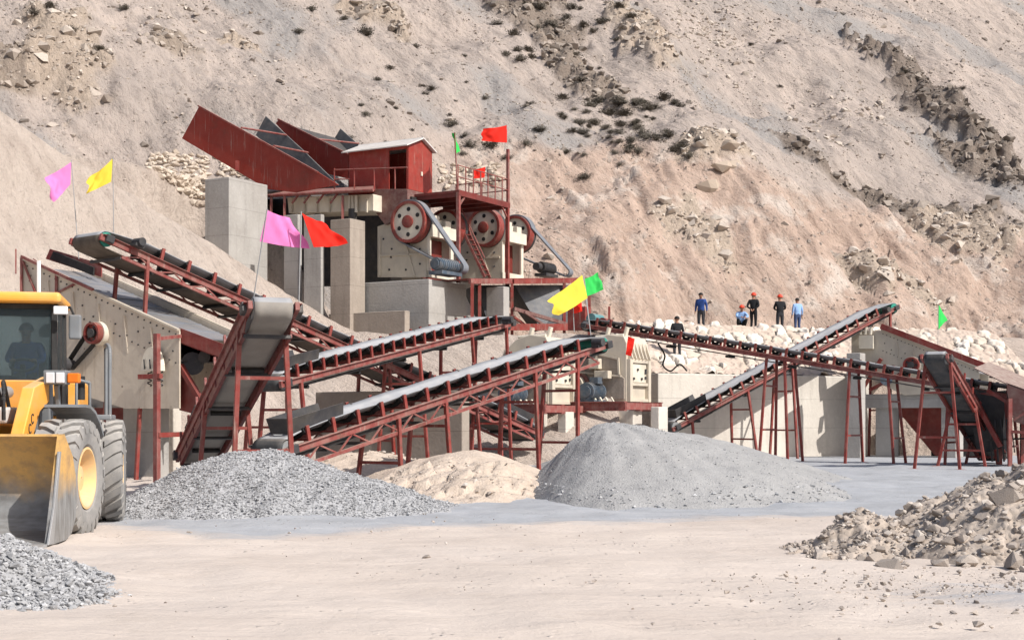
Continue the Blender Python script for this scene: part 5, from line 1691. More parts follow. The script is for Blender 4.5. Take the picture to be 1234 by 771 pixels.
for xs_, Z, lab in (((572, 612, 590, 606), 64.5, 'black hopper shape added to darken the gap behind the posts of the lower frame, under the nearer jaw crusher'),  # black hopper added so the gap behind the posts stays dark
                    ((619, 694, 652, 690), 66.5, 'large black steel discharge hopper under the farther jaw crusher, behind the yellow flag')):
    a, b, c, d = xs_
    r_ = thing('discharge_hopper', at(c, 400, Z), lab, 'hopper', 'discharge hoppers')
    A, B, C, D = at(a, 344, Z), at(b, 344, Z + 1.6), at(d, 396, Z + 1.6), at(c, 398, Z)
    back = Vector((-0.6, 2.4, 0))
    MB().sheet(A, B, C, D, 0.05).build('front_plate', M['greyplate'] if a > 600 else M['darksteel'], r_)
    MB().sheet(B, B + back, C + back * 0.6, C, 0.05).build('side_plate', M['darksteel'], r_)
    MB().sheet(A, A + back, D + back * 0.6, D, 0.05).build('side_plate', M['darksteel'], r_)
r_ = thing('drive_housing', at(695, 395, 64), 'red steel drive housing with a teal motor at the upper end of the descending conveyor', 'drive unit')
p = at(684, 398, 64)
MB().obox(p, UX * 0.9, VX * 0.6, (0, 0, 1.05)).build('housing', M['red'], r_, 0, 0.02)
p = at(712, 384, 62)
MB().tube(p, p + VX * 0.9, 0.24, n=16).obox(p - UX * 0.3 - UP * 0.34, UX * 0.6, VX * 0.9, (0, 0, 0.12)).build('motor', M['teal'], r_, 40)
MB().tube(p + UX * 0.55 - UP * 0.15, p + UX * 0.55 + VX * 0.8 - UP * 0.15, 0.18, n=14).bar(p + UX * 0.9 - UP * 0.3, p + UX * 0.9 + UP * 0.5, 0.1, 0.1).build('gearbox', M['red'], r_, 40)

# ------------------------------------------------------------------ impact crushers
def impact_crusher(label, C0):
    """C0: the near lower corner of the right-hand face"""
    root = thing('impact_crusher', C0, label, 'impact crusher', 'impact crushers')
    k = C0.y / F_PX
    def g(x, y, b=0.0):                       # drawn on the right-hand crusher, whose corner is at pixel (755, 483)
        return C0 + UX * ((x - 755) * 54 / F_PX / 0.80) + UP * ((483 - y) * 54 / F_PX) + VX * b
    prof = [(697, 483), (697, 446), (706, 420), (720, 406), (735, 401), (752, 404), (755, 412), (755, 483)]
    MB().prism([g(x, y) for x, y in prof], VX * 1.9).build('housing', M['cream'], root, 0, 0.03)
    MB().prism([g(x, y, -0.05) for x, y in ((699, 480), (699, 448), (708, 421), (746, 432), (747, 449), (753, 455), (753, 480))], VX * 0.06).build('side_liner', M['conc_warm'], root, 0, 0.01, 1)
    rb = MB()
    for x0, y0, x1, y1 in ((700, 446, 750, 452), (724, 424, 722, 450), (708, 419, 747, 431), (747, 430, 748, 450)):
        rb.bar(g(x0, y0, -0.08), g(x1, y1, -0.08), 0.07, 0.07, VX)
    rb.build('stiffener', M['cream'], root)
    bx = MB().obox(g(718, 443, -0.35), UX * 0.45, VX * 0.3, (0, 0, 0.4)).obox(g(725, 455, -0.4), UX * 0.6, VX * 0.35, (0, 0, 0.3))
    bx.build('bearing_block', M['cream'], root, 0, 0.02)
    # right-hand face: framed panels and the row of ribs above
    R0 = g(755, 483)
    fr = MB()
    for b in (0.02, 1.66): fr.obox(R0 + VX * b, VX * 0.22, UX * 0.16, (0, 0, 1.65))
    for z in (0.0, 0.62, 1.5): fr.obox(R0 + VX * 0.24 + UP * z, VX * 1.42, UX * 0.13, (0, 0, 0.12))
    for j in range(6):
        b = 0.12 + 0.32 * j
        fr.prism([R0 + VX * b + UP * 1.66, R0 + VX * b + UP * 1.66 + UX * 0.22, R0 + VX * b + UP * 2.3], VX * 0.07)
    fr.build('face_frame', M['cream'], root, 0, 0.01, 1)
    MB().obox(R0 + VX * 0.3 + UP * 0.76, VX * 1.3, UX * 0.07, (0, 0, 0.72)).build('access_door', M['white_paint'], root, 0, 0.01)
    hd = MB()
    for j in range(4):
        p = R0 + VX * (0.45 + 0.35 * j) + UP * (0.9 + 0.35 * (j % 2)) + UX * 0.07
        hd.tube(p, p + UX * 0.06, 0.05, n=8)
    for z in (0.95, 1.15): hd.tube(R0 + VX * 1.5 + UP * z, R0 + VX * 1.5 + UP * z + UX * 0.12, 0.06, n=8)
    hd.build('door_bolt', M['darksteel'], root)
    sm = MB()
    for x in (722, 742):
        sm.tube(g(x, 404, 0.9), g(x + 3, 391, 0.9), 0.09, n=8)
    sm.tube(g(718, 403, 0.3), g(748, 402, 0.3), 0.06, n=8)
    sm.build('adjusting_rod', M['white_paint'], root, 40)
    # rotor pulley, guard and motor on the near side
    pu = g(703, 462, -0.25)
    w_ = MB().lathe(pu, -VX, [(0.36, -0.12), (0.36, 0.16), (0.27, 0.16), (0.27, 0.06), (0.02, 0.06), (0.02, -0.12)], 28).build('rotor_pulley', M['cream'], root, 35)
    MB().lathe(pu, -VX, [(0.13, 0.06), (0.13, 0.18), (0.01, 0.18), (0.01, 0.06)], 18).build('hub', M['red'], w_, 35)
    pts = [pu + VX * 0.14 + (UX * math.cos(a) + UP * math.sin(a)) * 0.52 for a in np.linspace(0.4, math.pi, 12)] + [g(692, 483, -0.11), g(716, 483, -0.11)]
    MB().prism(pts, VX * 0.03).build('belt_guard', M['red_frame'], root)
    mo = g(728, 471, -1.3)
    mb = MB().tube(mo, mo + VX * 1.05, 0.34, n=22)
    for j in range(9):
        mb.lathe(mo + VX * (0.12 + 0.1 * j), VX, [(0.365, -0.015), (0.365, 0.015), (0.3, 0.015), (0.3, -0.015)], 22)
    mb.obox(mo + VX * 0.3 + UX * 0.0 + UP * 0.3, VX * 0.4, UX * 0.35, (0, 0, 0.25))
    mb.obox(mo - UX * 0.35 - UP * 0.45, VX * 1.05, UX * 0.7, (0, 0, 0.14))
    mb.tube(mo - VX * 0.0, mo - VX * 0.05, 0.22, n=16)
    mb.build('drive_motor', M['blue'], root, 40)
    sl_ = MB()
    for j in range(4): sl_.bar(g(736 + 6 * j, 484, -1.0), g(733 + 6 * j, 478, -1.0), 0.09, 0.05)
    sl_.build('slide_rail', M['white_paint'], root)
    # red base frame
    bs = MB()
    z = UP * -0.36
    A = g(690, 483, -1.45); 
    for b in (-1.45, -0.1, 1.75):
        p0, p1 = g(688, 483, b) + z * 0.5, g(772, 483, b) + z * 0.5
        bs.bar(p0, p1, 0.05, 0.34)
        for s in (-1, 1): bs.bar(p0 + UP * 0.16 * s, p1 + UP * 0.16 * s, 0.24, 0.035)
    for x in (689, 728, 771):
        bs.bar(g(x, 483, -1.4) + z * 0.5, g(x, 483, 1.75) + z * 0.5, 0.09, 0.26)
    bs.build('base_frame', M['red_frame'], root)
    return root
impact_crusher('right impact crusher, cream housing with a blue motor, beside the rising conveyor', at(755, 484, 54))
impact_crusher('left impact crusher, cream housing half hidden behind the nearest conveyor', at(661, 487, 52.3))

# cloth strip and hoses near the right crusher
p = at(757, 405, 53.2)
tag(MB().sheet(p, p + Vector((0.25, 0, -0.1)), p + Vector((0.12, 0.05, -0.75)), p + Vector((-0.1, 0, -0.7)), 0.02, 3, 5, lambda a, b: Vector((0, 0.06 * math.sin(6 * b + 2 * a), 0))).build('cloth_strip', M['f_red']),
    'small orange red cloth strip tied to the top of the right impact crusher', 'cloth')
mb = MB()
def arc(pts, r, n=16):
    pts = [Vector(p) for p in pts]
    out = []
    for k in range(len(pts) - 1):
        p0, p1, p2, p3 = pts[max(0, k - 1)], pts[k], pts[k + 1], pts[min(len(pts) - 1, k + 2)]
        for j in range(n // 2):
            t = j / (n // 2)
            out.append(0.5 * ((2 * p1) + (p2 - p0) * t + (2 * p0 - 5 * p1 + 4 * p2 - p3) * t * t + (3 * p1 - p0 - 3 * p2 + p3) * t ** 3))
    return out + [pts[-1]]
mb.path(arc([at(793, 414, 57), at(801, 428, 57.2), at(799, 440, 57.2), at(808, 447, 57.4), at(819, 439, 57.6), at(828, 447, 57.6)], 0.05), 0.035, 6)
tag(mb.build('hose', M['black'], None, 60), 'black hose looping down right of the right impact crusher', 'hose')
# ------------------------------------------------------------------ wheel loader
LX, LY = -7.24, 19.5
Mf = Matrix.Translation((LX, LY, 0))                                            # front frame, facing the camera
Mr = Mf @ Matrix.Translation((0, 1.3, 0)) @ Matrix.Rotation(R(13), 4, 'Z') @ Matrix.Translation((0, -1.3, 0))   # rear frame, steered
root = thing('wheel_loader', (LX, LY, 0), 'yellow wheel loader with raised cab and empty bucket facing the camera', 'wheel loader')

t = NT('bucket_steel')
o_ = t.obj()
z = t.n('ShaderNodeSeparateXYZ'); t.l(o_, z.inputs[0])
wz = t.math('ADD', z.outputs['Z'], t.math('MULTIPLY', t.math('SUBTRACT', t.noise(o_, 2.2, 6, 0.65), 0.5), 0.8))
wear = t.rng(wz, 0.55, 1.0)
steel = t.mix(t.rng(t.noise(t.obj((1, 6, 1)), 3, 5), 0.35, 0.7), (0.30, 0.30, 0.295, 1), (0.17, 0.16, 0.15, 1))
yel = t.mix(t.rng(t.noise(o_, 5, 6, 0.7), 0.45, 0.75), (0.70, 0.42, 0.14, 1), (0.40, 0.25, 0.13, 1))
M['bucket'] = t.out(t.mix(wear, steel, yel), 0.5, t.bump(t.noise(o_, 9, 5), 0.3, 0.02), 0.2)
t = NT('cab_glass')
t.b.inputs['Base Color'].default_value = (0.34, 0.42, 0.45, 1)
t.b.inputs['Roughness'].default_value = 0.03
t.b.inputs['Transmission Weight'].default_value = 0.92
t.b.inputs['IOR'].default_value = 1.2
t.b.inputs['Specular IOR Level'].default_value = 0.6
M['glass'] = t.m

def LM(front=True): return MB(Mf if front else Mr)
# bucket: plates bent to the profile (y back, z up)
prof = [(-2.05, 0.03), (-1.2, 0.05), (-0.98, 0.12), (-0.82, 0.30), (-0.76, 0.55), (-0.80, 0.85), (-0.93, 1.12), (-1.10, 1.32), (-1.28, 1.42)]
bw = 1.42
def prof_in(th):
    out = []
    for k, (y, zz) in enumerate(prof):
        a = prof[max(0, k - 1)]; b = prof[min(len(prof) - 1, k + 1)]
        dx, dz = b[0] - a[0], b[1] - a[1]
        l = math.hypot(dx, dz)
        out.append((y - dz / l * th, zz + dx / l * th))
    return out
pin = prof_in(0.035)
mb = LM()
poly = [(-bw, y, zz) for y, zz in prof] + [(-bw, y, zz) for y, zz in reversed(pin)]
n = len(prof)
vs = [Vector((x, y, zz)) for x in (-bw, bw) for y, zz in prof + pin]
fs = []
for k in range(n - 1):
    fs += [(k, k + 1, 2 * n + k + 1, 2 * n + k), (n + k, n + k + 1, 3 * n + k + 1, 3 * n + k)]
fs += [(0, n, 3 * n, 2 * n), (n - 1, 2 * n - 1, 4 * n - 1, 3 * n - 1)]
for s_ in (0, 2 * n):
    fs += [(s_ + k, s_ + k + 1, s_ + n + k + 1, s_ + n + k) for k in range(n - 1)]
mb.add(vs, fs)
cheek = [(-1.95, 0.03), (-1.2, 0.05), (-0.98, 0.12), (-0.82, 0.30), (-0.76, 0.55), (-0.80, 0.85), (-0.93, 1.12), (-1.28, 1.42), (-1.45, 1.40), (-1.62, 0.95), (-1.78, 0.5)]
for sx in (-1, 1):
    mb.prism([(sx * bw, y, zz) for y, zz in cheek], (sx * 0.04, 0, 0))
bucket = mb.build('bucket', M['bucket'], root, 30)
mb = LM()
mb.prism([(-bw - 0.05, -2.22, 0.02), (-bw - 0.05, -1.98, 0.02), (-bw - 0.05, -1.98, 0.06), (-bw - 0.05, -2.05, 0.065)], (2 * bw + 0.1, 0, 0))
for sx in (-1, 1):
    mb.prism([(sx * (bw + 0.042), -2.0, 0.05), (sx * (bw + 0.042), -1.80, 0.05), (sx * (bw + 0.042), -1.50, 1.2), (sx * (bw + 0.042), -1.58, 1.2), (sx * (bw + 0.042), -1.78, 0.5)], (sx * 0.03, 0, 0))
mb.build('cutting_edge', M['galv'], bucket, 0, 0.005, 1)
# wheels
def wheel(Mx, cx, cy, side):
    m_ = Mx @ Matrix.Translation((cx, cy, 0.80))
    mb = MB(m_)
    ax = Vector((side, 0, 0))
    pr = [(0.40, -0.22), (0.47, -0.28), (0.62, -0.305), (0.735, -0.29), (0.765, -0.24), (0.772, 0.0), (0.765, 0.24), (0.735, 0.29), (0.62, 0.305), (0.47, 0.28), (0.40, 0.22)]
    mb.lathe((0, 0, 0), ax, pr, 56)
    N = 22
    for k in range(N):
        for sg in (-1, 1):
            a0 = 2 * math.pi * (k + (0.25 if sg > 0 else -0.25)) / N
            pts = []
            for (t_, da, r0, r1) in ((0.03, 0.16, 0.755, 0.815), (0.17, 0.06, 0.755, 0.82), (0.285, 0.0, 0.73, 0.80), (0.312, 0.0, 0.63, 0.70)):
                row = []
                for wd in (-0.078, 0.078):
                    a = a0 + da * 1.3 + wd
                    for r_ in (r0, r1):
                        row.append(Vector((sg * t_, math.cos(a) * r_, math.sin(a) * r_)))
                pts.append(row)
            vs = [p for r_ in pts for p in r_]
            fs = []
            for j in range(3):
                b = j * 4; c = b + 4
                fs += [(b, b + 1, c + 1, c), (b + 1, b + 3, c + 3, c + 1), (b + 3, b + 2, c + 2, c + 3), (b + 2, b, c, c + 2)]
            fs += [(0, 2, 3, 1), (12, 13, 15, 14)]
            mb.add(vs, fs)
    w_ = mb.build('wheel', M['tyre'], root, 30)
    rm = MB(m_).lathe((0, 0, 0), ax, [(0.415, 0.24), (0.43, 0.27), (0.40, 0.275), (0.36, 0.20), (0.33, 0.06), (0.2, 0.04), (0.17, 0.17), (0.02, 0.19), (0.02, -0.2), (0.415, -0.22)], 40)
    for k in range(10):
        a = k * math.pi / 5
        rm.tube((side * 0.04, math.cos(a) * 0.255, math.sin(a) * 0.255), (side * 0.075, math.cos(a) * 0.255, math.sin(a) * 0.255), 0.022, n=6)
    rm.build('rim', M['rim'], w_, 35)
for Mx, cy in ((Mf, 0.0), (Mr, 2.95)):
    for sx in (-1, 1): wheel(Mx, sx * 1.10, cy, sx)
# front frame, arms, linkage
mb = LM()
mb.box(-0.48, 0.48, -0.35, 1.2, 0.65, 1.15)
mb.prism([(-0.5, -0.25, 1.15), (-0.5, 1.0, 1.15), (-0.5, 0.95, 1.95), (-0.5, 0.45, 2.05), (-0.5, 0.0, 1.6)], (0.12, 0, 0))
mb.prism([(0.38, -0.25, 1.15), (0.38, 1.0, 1.15), (0.38, 0.95, 1.95), (0.38, 0.45, 2.05), (0.38, 0.0, 1.6)], (0.12, 0, 0))
mb.build('front_frame', M['loadergrey'], root, 0, 0.02)
LM().tube((-1.0, 0, 0.8), (1.0, 0, 0.8), 0.2, n=16).build('axle', M['loadergrey'], root, 40)
for sx in (-1, 1):
    x0 = 0.58 * sx - 0.09
    arm = [(0.72, 2.22), (0.78, 1.95), (0.15, 1.72), (-0.35, 1.1), (-0.55, 0.45), (-0.70, 0.42), (-0.68, 0.72), (-0.52, 1.42), (-0.08, 2.05)]
    a_ = LM().prism([(x0, y, zz) for y, zz in arm], (0.18, 0, 0)).build('lift_arm', M['yellow'], root, 0, 0.015)
    xo = x0 + 0.18 + 0.003 if sx > 0 else x0 - 0.003
    lg = LM()
    for k in range(3):            # the dark emblem on the arm
        c = Vector((xo, -0.18 - 0.10 * k, 1.62 - 0.135 * k))
        for j in range(9):
            a0, a1 = 0.7 + j * 0.55, 0.7 + (j + 1) * 0.55
            lg.bar(c + Vector((0, math.cos(a0) * 0.05, math.sin(a0) * 0.065)), c + Vector((0, math.cos(a1) * 0.05, math.sin(a1) * 0.065)), 0.012, 0.016, Vector((1, 0, 0)))
    lg.build('emblem', M['darksteel'], a_)
    LM().tube((0.36 * sx, 0.5, 1.05), (0.40 * sx, -0.35, 1.15), 0.075, n=12).tube((0.40 * sx, -0.35, 1.15), (0.42 * sx, -0.75, 1.15), 0.04, n=10).build('lift_cylinder', M['galv'], root, 40)
LM().prism([(-0.12, 0.1, 1.75), (-0.12, 0.3, 1.7), (-0.12, -0.62, 1.02), (-0.12, -0.72, 1.25), (-0.12, -0.3, 2.0), (-0.12, 0.0, 2.0)], (0.24, 0, 0)).build('tilt_lever', M['yellow'], root, 0, 0.015)
LM().tube((0, 0.75, 2.0), (0, 0.1, 1.93), 0.09, n=12).build('tilt_cylinder', M['galv'], root, 40)
LM().box(-0.45, 0.3, -0.1, 0.9, 1.55, 1.78).build('valve_cover', M['roof_white'], root, 0, 0.04)
hs_ = LM()
for k in range(3):
    hs_.path(arc([(0.02 + 0.1 * k, 0.2, 1.75), (0.05 + 0.1 * k, -0.1, 2.12), (0.12 + 0.1 * k, -0.3, 1.95), (0.14 + 0.1 * k, -0.35, 1.6)], 0.03), 0.03, 6)
hs_.build('hydraulic_hose', M['black'], root, 60)
# rear frame, hood, cab
mb = LM(False).box(-0.5, 0.5, 1.2, 4.6, 0.65, 1.35)
mb.tube((-1.0, 2.95, 0.8), (1.0, 2.95, 0.8), 0.2, n=16)
mb.build('rear_frame', M['loadergrey'], root, 0, 0.02)
LM(False).box(-0.72, 0.72, 2.75, 4.9, 1.3, 2.25).build('engine_hood', M['yellow'], root, 0, 0.08, 3)
LM(False).box(-0.95, 0.95, 4.6, 5.2, 0.7, 1.5).build('counterweight', M['loadergrey'], root, 0, 0.08, 3)
cx0, cx1, cy0, cy1 = -0.70, 0.54, 1.05, 2.6
cab = MB(Mr)
cab.box(cx0, cx1, cy0, cy1, 1.5, 1.66)
cab.prism([(cx0, cy0, 1.66), (cx1, cy0, 1.66), (cx1 - 0.06, cy0 - 0.12, 2.18), (cx0 + 0.06, cy0 - 0.12, 2.18)], (0, 0.06, 0))
cab = cab.build('cab_base', M['yellow'], root, 0, 0.02)
pl = MB(Mr)
for x in (cx0 + 0.04, cx1 - 0.04):
    for y, yb in ((cy0, cy0 - 0.08), (cy0 + 0.75, cy0 + 0.75), (cy1 - 0.05, cy1 - 0.05)):
        pl.bar((x, yb, 1.66), (x * 0.97, y + 0.04, 3.3), 0.085, 0.1)
pl.box(cx0, cx1, cy0 - 0.05, cy0 + 0.03, 2.14, 2.2)
pl.box(cx0, cx1, cy0, cy1, 3.22, 3.3)
pl.prism([(cx1 - 0.02, cy0 - 0.05, 1.66), (cx1 - 0.02, cy0 + 0.8, 1.66), (cx1 - 0.02, cy0 + 0.8, 2.4), (cx1 - 0.02, cy0 + 0.35, 2.25), (cx1 - 0.02, cy0 + 0.0, 1.9)], (0.04, 0, 0))
pl.box(cx0, cx1, cy1 - 0.03, cy1, 1.66, 2.3)
pl.build('cab_pillars', M['black'], root, 0, 0.01, 1)
MB(Mr).box(cx0 - 0.06, cx1 + 0.06, cy0 - 0.18, cy1 + 0.05, 3.3, 3.46).build('cab_roof', M['yellow'], root, 0, 0.06, 3)
MB(Mr).prism([(cx0 + 0.09, cy0 - 0.045, 2.2), (cx1 - 0.09, cy0 - 0.045, 2.2), (cx1 - 0.1, cy0 + 0.03, 3.23), (cx0 + 0.1, cy0 + 0.03, 3.23)], (0, 0.008, 0)).build('windscreen', M['glass'], root)
for x in (cx0 + 0.03, cx1 - 0.04):
    MB(Mr).prism([(x, cy0 + 0.1, 2.0), (x, cy0 + 0.7, 2.2), (x, cy0 + 0.7, 3.22), (x, cy0 + 0.12, 3.22)], (0.008, 0, 0)).build('side_window', M['glass'], root)
    MB(Mr).prism([(x, cy0 + 0.82, 1.9), (x, cy1 - 0.1, 2.0), (x, cy1 - 0.1, 3.22), (x, cy0 + 0.82, 3.22)], (0.008, 0, 0)).build('side_window', M['glass'], root)
MB(Mr).box(cx0 + .1, cx1 - .1, cy1 - 0.028, cy1 - 0.02, 2.3, 3.22).build('rear_window', M['glass'], root)
for x in (-0.62, 0.5):
    MB(Mr).box(x, x + 0.2, cy0 - 0.27, cy0 - 0.18, 3.13, 3.25).build('work_lamp', M['lens_white'], root, 0, 0.015)
MB(Mr).box(-0.25, 0.25, 1.9, 2.35, 1.66, 2.15).box(-0.25, 0.25, 2.25, 2.4, 2.1, 2.75).build('driver_seat', M['black'], root, 0, 0.05, 3)
wh = MB(Mr).lathe((0, 1.55, 2.42), (0, -0.5, 0.85), [(0.2, -0.015), (0.2, 0.015), (0.17, 0.015), (0.17, -0.015)], 24)
wh.bar((0, 1.3, 1.66), (0, 1.55, 2.42), 0.07, 0.07).build('steering_wheel', M['black'], root, 40)
MB(Mr).tube((-0.4, cy0 + 0.2, 3.46), (-0.4, cy0 + 0.2, 4.1), 0.012, n=6).build('antenna', M['lens_white'], root)
MB(Mr).tube((0.25, cy0 + 0.25, 3.46), (0.25, cy0 + 0.25, 3.95), 0.03, n=6).build('antenna', M['lens_white'], root)
# fenders, platform, rails, lamps, mirrors
for sx in (-1, 1):
    f_ = MB(Mf)
    pts = []
    for k in range(9):
        a = R(35 + 120 * k / 8)
        pts.append((math.cos(a) * 0.98, 0.8 + math.sin(a) * 0.98))
    for k in range(8):
        (y0, z0), (y1, z1) = pts[k], pts[k + 1]
        if k < 4: f_.obox((sx * 0.80, y0, z0), (sx * 0.56, 0, 0), (0, y1 - y0, z1 - z0), (0, 0.02, 0.04))
    f_.build('fender', M['loadergrey'], root)
    p_ = MB(Mr)
    p_.box(min(sx * 0.74, sx * 1.30), max(sx * 0.74, sx * 1.30), 1.02, 2.3, 1.60, 1.68)
    p_.build('step_platform', M['loadergrey'], root, 0, 0.02)
    hr = MB(Mr)
    x = sx * 1.27
    hr.path(arc([(x, 1.1, 1.68), (x, 1.08, 2.2), (x, 1.1, 2.62), (x - sx * 0.04, 1.3, 2.72), (x - sx * 0.1, 1.8, 2.72), (x - sx * 0.1, 1.95, 2.6), (x - sx * 0.1, 1.98, 1.68)], 0.03), 0.028, 8)
    hr.build('handrail', M['loadergrey'], root, 50)
    hr = MB(Mr)
    hr.tube((sx * 0.8, 1.06, 2.2), (sx * 0.98, 1.2, 2.15), 0.022, n=8)
    hr.tube((sx * 0.8, 1.06, 1.68), (sx * 0.8, 1.06, 2.2), 0.022, n=8)
    hr.tube((sx * 0.98, 1.2, 1.68), (sx * 0.98, 1.2, 2.15), 0.022, n=8)
    hr.build('handrail', M['loadergrey'], root, 50)
    hl_ = MB(Mf)
    hl_.box(min(sx * 0.66, sx * 0.98), max(sx * 0.66, sx * 0.98), 0.3, 0.5, 2.1, 2.3)
    hl_.bar((sx * 0.8, 0.45, 2.1), (sx * 0.8, 0.6, 1.5), 0.07, 0.07)
    hl_.bar((sx * 0.62, 0.6, 1.3), (sx * 0.62, 0.6, 2.15), 0.16, 0.12)
    hl_.build('headlight_bracket', M['loadergrey'], root, 0, 0.015)
    l_ = MB(Mf)
    for dx in (0.70, 0.84):
        l_.obox((sx * dx - (0 if sx > 0 else 0.12), 0.285, 2.12), (0.12, 0, 0), (0, 0.02, 0), (0, 0, 0.15))
    l_.build('headlight', M['lens_white'], root, 0, 0.01)
    MB(Mf).obox((sx * 0.99 - (0 if sx > 0 else 0.17), 0.31, 2.12), (0.17, 0, 0), (0, 0.1, 0), (0, 0, 0.14)).build('indicator', M['lens_orange'], root, 0, 0.02)
    mr = MB(Mr)
    mr.box(min(sx * 0.70, sx * 0.88), max(sx * 0.70, sx * 0.88), 0.92, 0.99, 2.78, 3.14)
    mr.build('mirror', M['loadergrey'], root, 0, 0.03, 3)
    MB(Mr).path([(sx * 0.52, 1.05, 3.2), (sx * 0.72, 0.96, 3.25), (sx * 0.79, 0.955, 3.1)], 0.018, 6).build('mirror_arm', M['black'], root)
MB(Mr).prism([(0.60, 1.0, 1.7), (0.62, 1.5, 1.7), (0.62, 1.5, 2.35), (0.60, 1.1, 2.1)], (0.03, 0, 0)).tube((0.85, 1.25, 1.9), (0.85, 1.25, 2.25), 0.06, n=10).build('air_filter', M['black'], root, 40)

# ------------------------------------------------------------------ people
def person(label, loc, yaw, pose, cols, helmet=None, hair=True, scale=1.0, group=None):
    """one continuous skinned body grown over a skeleton posed in metres (x right, y the way they face, z up)"""
    V, Eg, Rd, Bn = [], [], [], []
    def add(p, r, parent=None, zone='shirt'):
        V.append(Vector(p)); Rd.append(r)
        if parent is not None:
            Eg.append((parent, len(V) - 1)); Bn.append((parent, len(V) - 1, zone))
        return len(V) - 1
    P = pose
    pel = add(P['pelvis'], (0.145, 0.11))
    ab = add(P['waist'], (0.14, 0.105), pel)
    ch = add(P['chest'], (0.17, 0.12), ab)
    nk0 = add(P['neck0'], (0.075, 0.07), ch)
    nk = add(P['neck'], (0.055, 0.055), nk0, 'skin')
    chin = add(P['head'] + Vector((0, 0.02, -0.06)), (0.068, 0.075), nk, 'skin')
    hd = add(P['head'] + Vector((0, 0, 0.02)), (0.082, 0.098), chin, 'skin')
    add(P['head'] + Vector((0, -0.01, 0.10)), (0.06, 0.075), hd, 'skin')
    for s in ('l', 'r'):
        sh = add(P['sh_' + s], (0.075, 0.07), ch)
        el = add(P['el_' + s], (0.052, 0.05), sh)
        wr = add(P['wr_' + s], (0.034, 0.03), el)
        palm = add(P['wr_' + s] + P['hd_' + s] * 0.075, (0.038, 0.02), wr, 'skin')
        d = P['hd_' + s].normalized()
        side = d.cross(Vector((0, 0, 1)))
        side = side.normalized() if side.length > 0.2 else Vector((0, 1, 0))
        for k, ln in enumerate((0.078, 0.088, 0.083, 0.066)):
            o = side * (0.027 - 0.018 * k)
            f0 = add(P['wr_' + s] + d * 0.10 + o, (0.009, 0.009), palm, 'skin')
            add(P['wr_' + s] + d * (0.10 + ln * 0.6) + o + Vector((0, 0.012, 0)), (0.008, 0.008), f0, 'skin')
        add(P['wr_' + s] + d * 0.07 + side * 0.06, (0.01, 0.01), palm, 'skin')
        hp = add(P['hip_' + s], (0.095, 0.095), pel, 'trousers')
        kn = add(P['kn_' + s], (0.065, 0.065), hp, 'trousers')
        an = add(P['an_' + s], (0.05, 0.05), kn, 'trousers')
        ft = add(P['an_' + s] + P['ft_' + s] * 0.06 + Vector((0, 0, -0.045)), (0.042, 0.04), an, 'shoe')
        add(P['an_' + s] + P['ft_' + s] * 0.19 + Vector((0, 0, -0.05)), (0.036, 0.03), ft, 'shoe')
    me = bpy.data.meshes.new('person')
    me.from_pydata([tuple(v) for v in V], Eg, [])
    me.update()
    o = bpy.data.objects.new('person_skeleton', me)
    COL.objects.link(o)
    o.modifiers.new('skin', 'SKIN')
    sv = me.skin_vertices[0].data
    for k, r in enumerate(Rd):
        sv[k].radius = (r[0] * 1.12, r[1] * 1.12) if min(r) > 0.045 else r
        sv[k].use_root = (k == 0)
    sb = o.modifiers.new('sub', 'SUBSURF'); sb.levels = sb.render_levels = 1
    dg = bpy.context.evaluated_depsgraph_get()
    body = bpy.data.meshes.new_from_object(o.evaluated_get(dg))
    bpy.data.objects.remove(o)
    # the face: nose, eyes and ears joined to the same mesh
    mb = MB()
    H = P['head']
    mb.prism([H + Vector((-0.014, 0.088, 0.0)), H + Vector((0.014, 0.088, 0.0)), H + Vector((0, 0.088, 0.045))], (0, 0.026, -0.006), 2)
    for sx in (-1, 1):
        mb.tube(H + Vector((sx * 0.03, 0.082, 0.035)), H + Vector((sx * 0.03, 0.094, 0.035)), 0.010, n=8, mat=4)
        mb.tube(H + Vector((sx * 0.078, 0.0, 0.02)), H + Vector((sx * 0.096, -0.01, 0.022)), 0.028, 0.02, n=8, mat=2)
    mb.bar(H + Vector((-0.024, 0.09, -0.04)), H + Vector((0.024, 0.09, -0.04)), 0.008, 0.01, mat=4)
    zones = {'shirt': 0, 'trousers': 1, 'skin': 2, 'shoe': 3}
    fm = []
    for f in body.polygons:
        c = f.center
        best, bz = 9, 0
        for a, b, z in Bn:
            A, B = V[a], V[b]
            ab_ = B - A
            t = max(0, min(1, (c - A).dot(ab_) / max(1e-6, ab_.length_squared)))
            d = (c - A - ab_ * t).length / (0.03 + 0.5 * (Rd[a][0] * (1 - t) + Rd[b][0] * t))
            if d < best: best, bz = d, zones[z]
        if bz == 0 and c.z < P['pelvis'].z + 0.02 and c.z < P['waist'].z - 0.09: bz = 1
        fm.append(bz)
    nb = len(body.vertices)
    m2 = MB()
    m2.v = [tuple(v.co) for v in body.vertices] + mb.v
    m2.f = [tuple(f.vertices) for f in body.polygons] + [tuple(i + nb for i in f) for f in mb.f]
    m2.m = fm + mb.m
    bpy.data.meshes.remove(body)
    ob = m2.build('person', [M[cols[0]], M[cols[1]], M['skin'], M[cols[2]], M['hair']], None, 60)
    ob.location = loc; ob.rotation_euler = (0, 0, yaw); ob.scale = (scale,) * 3
    tag(ob, label, 'person', group)
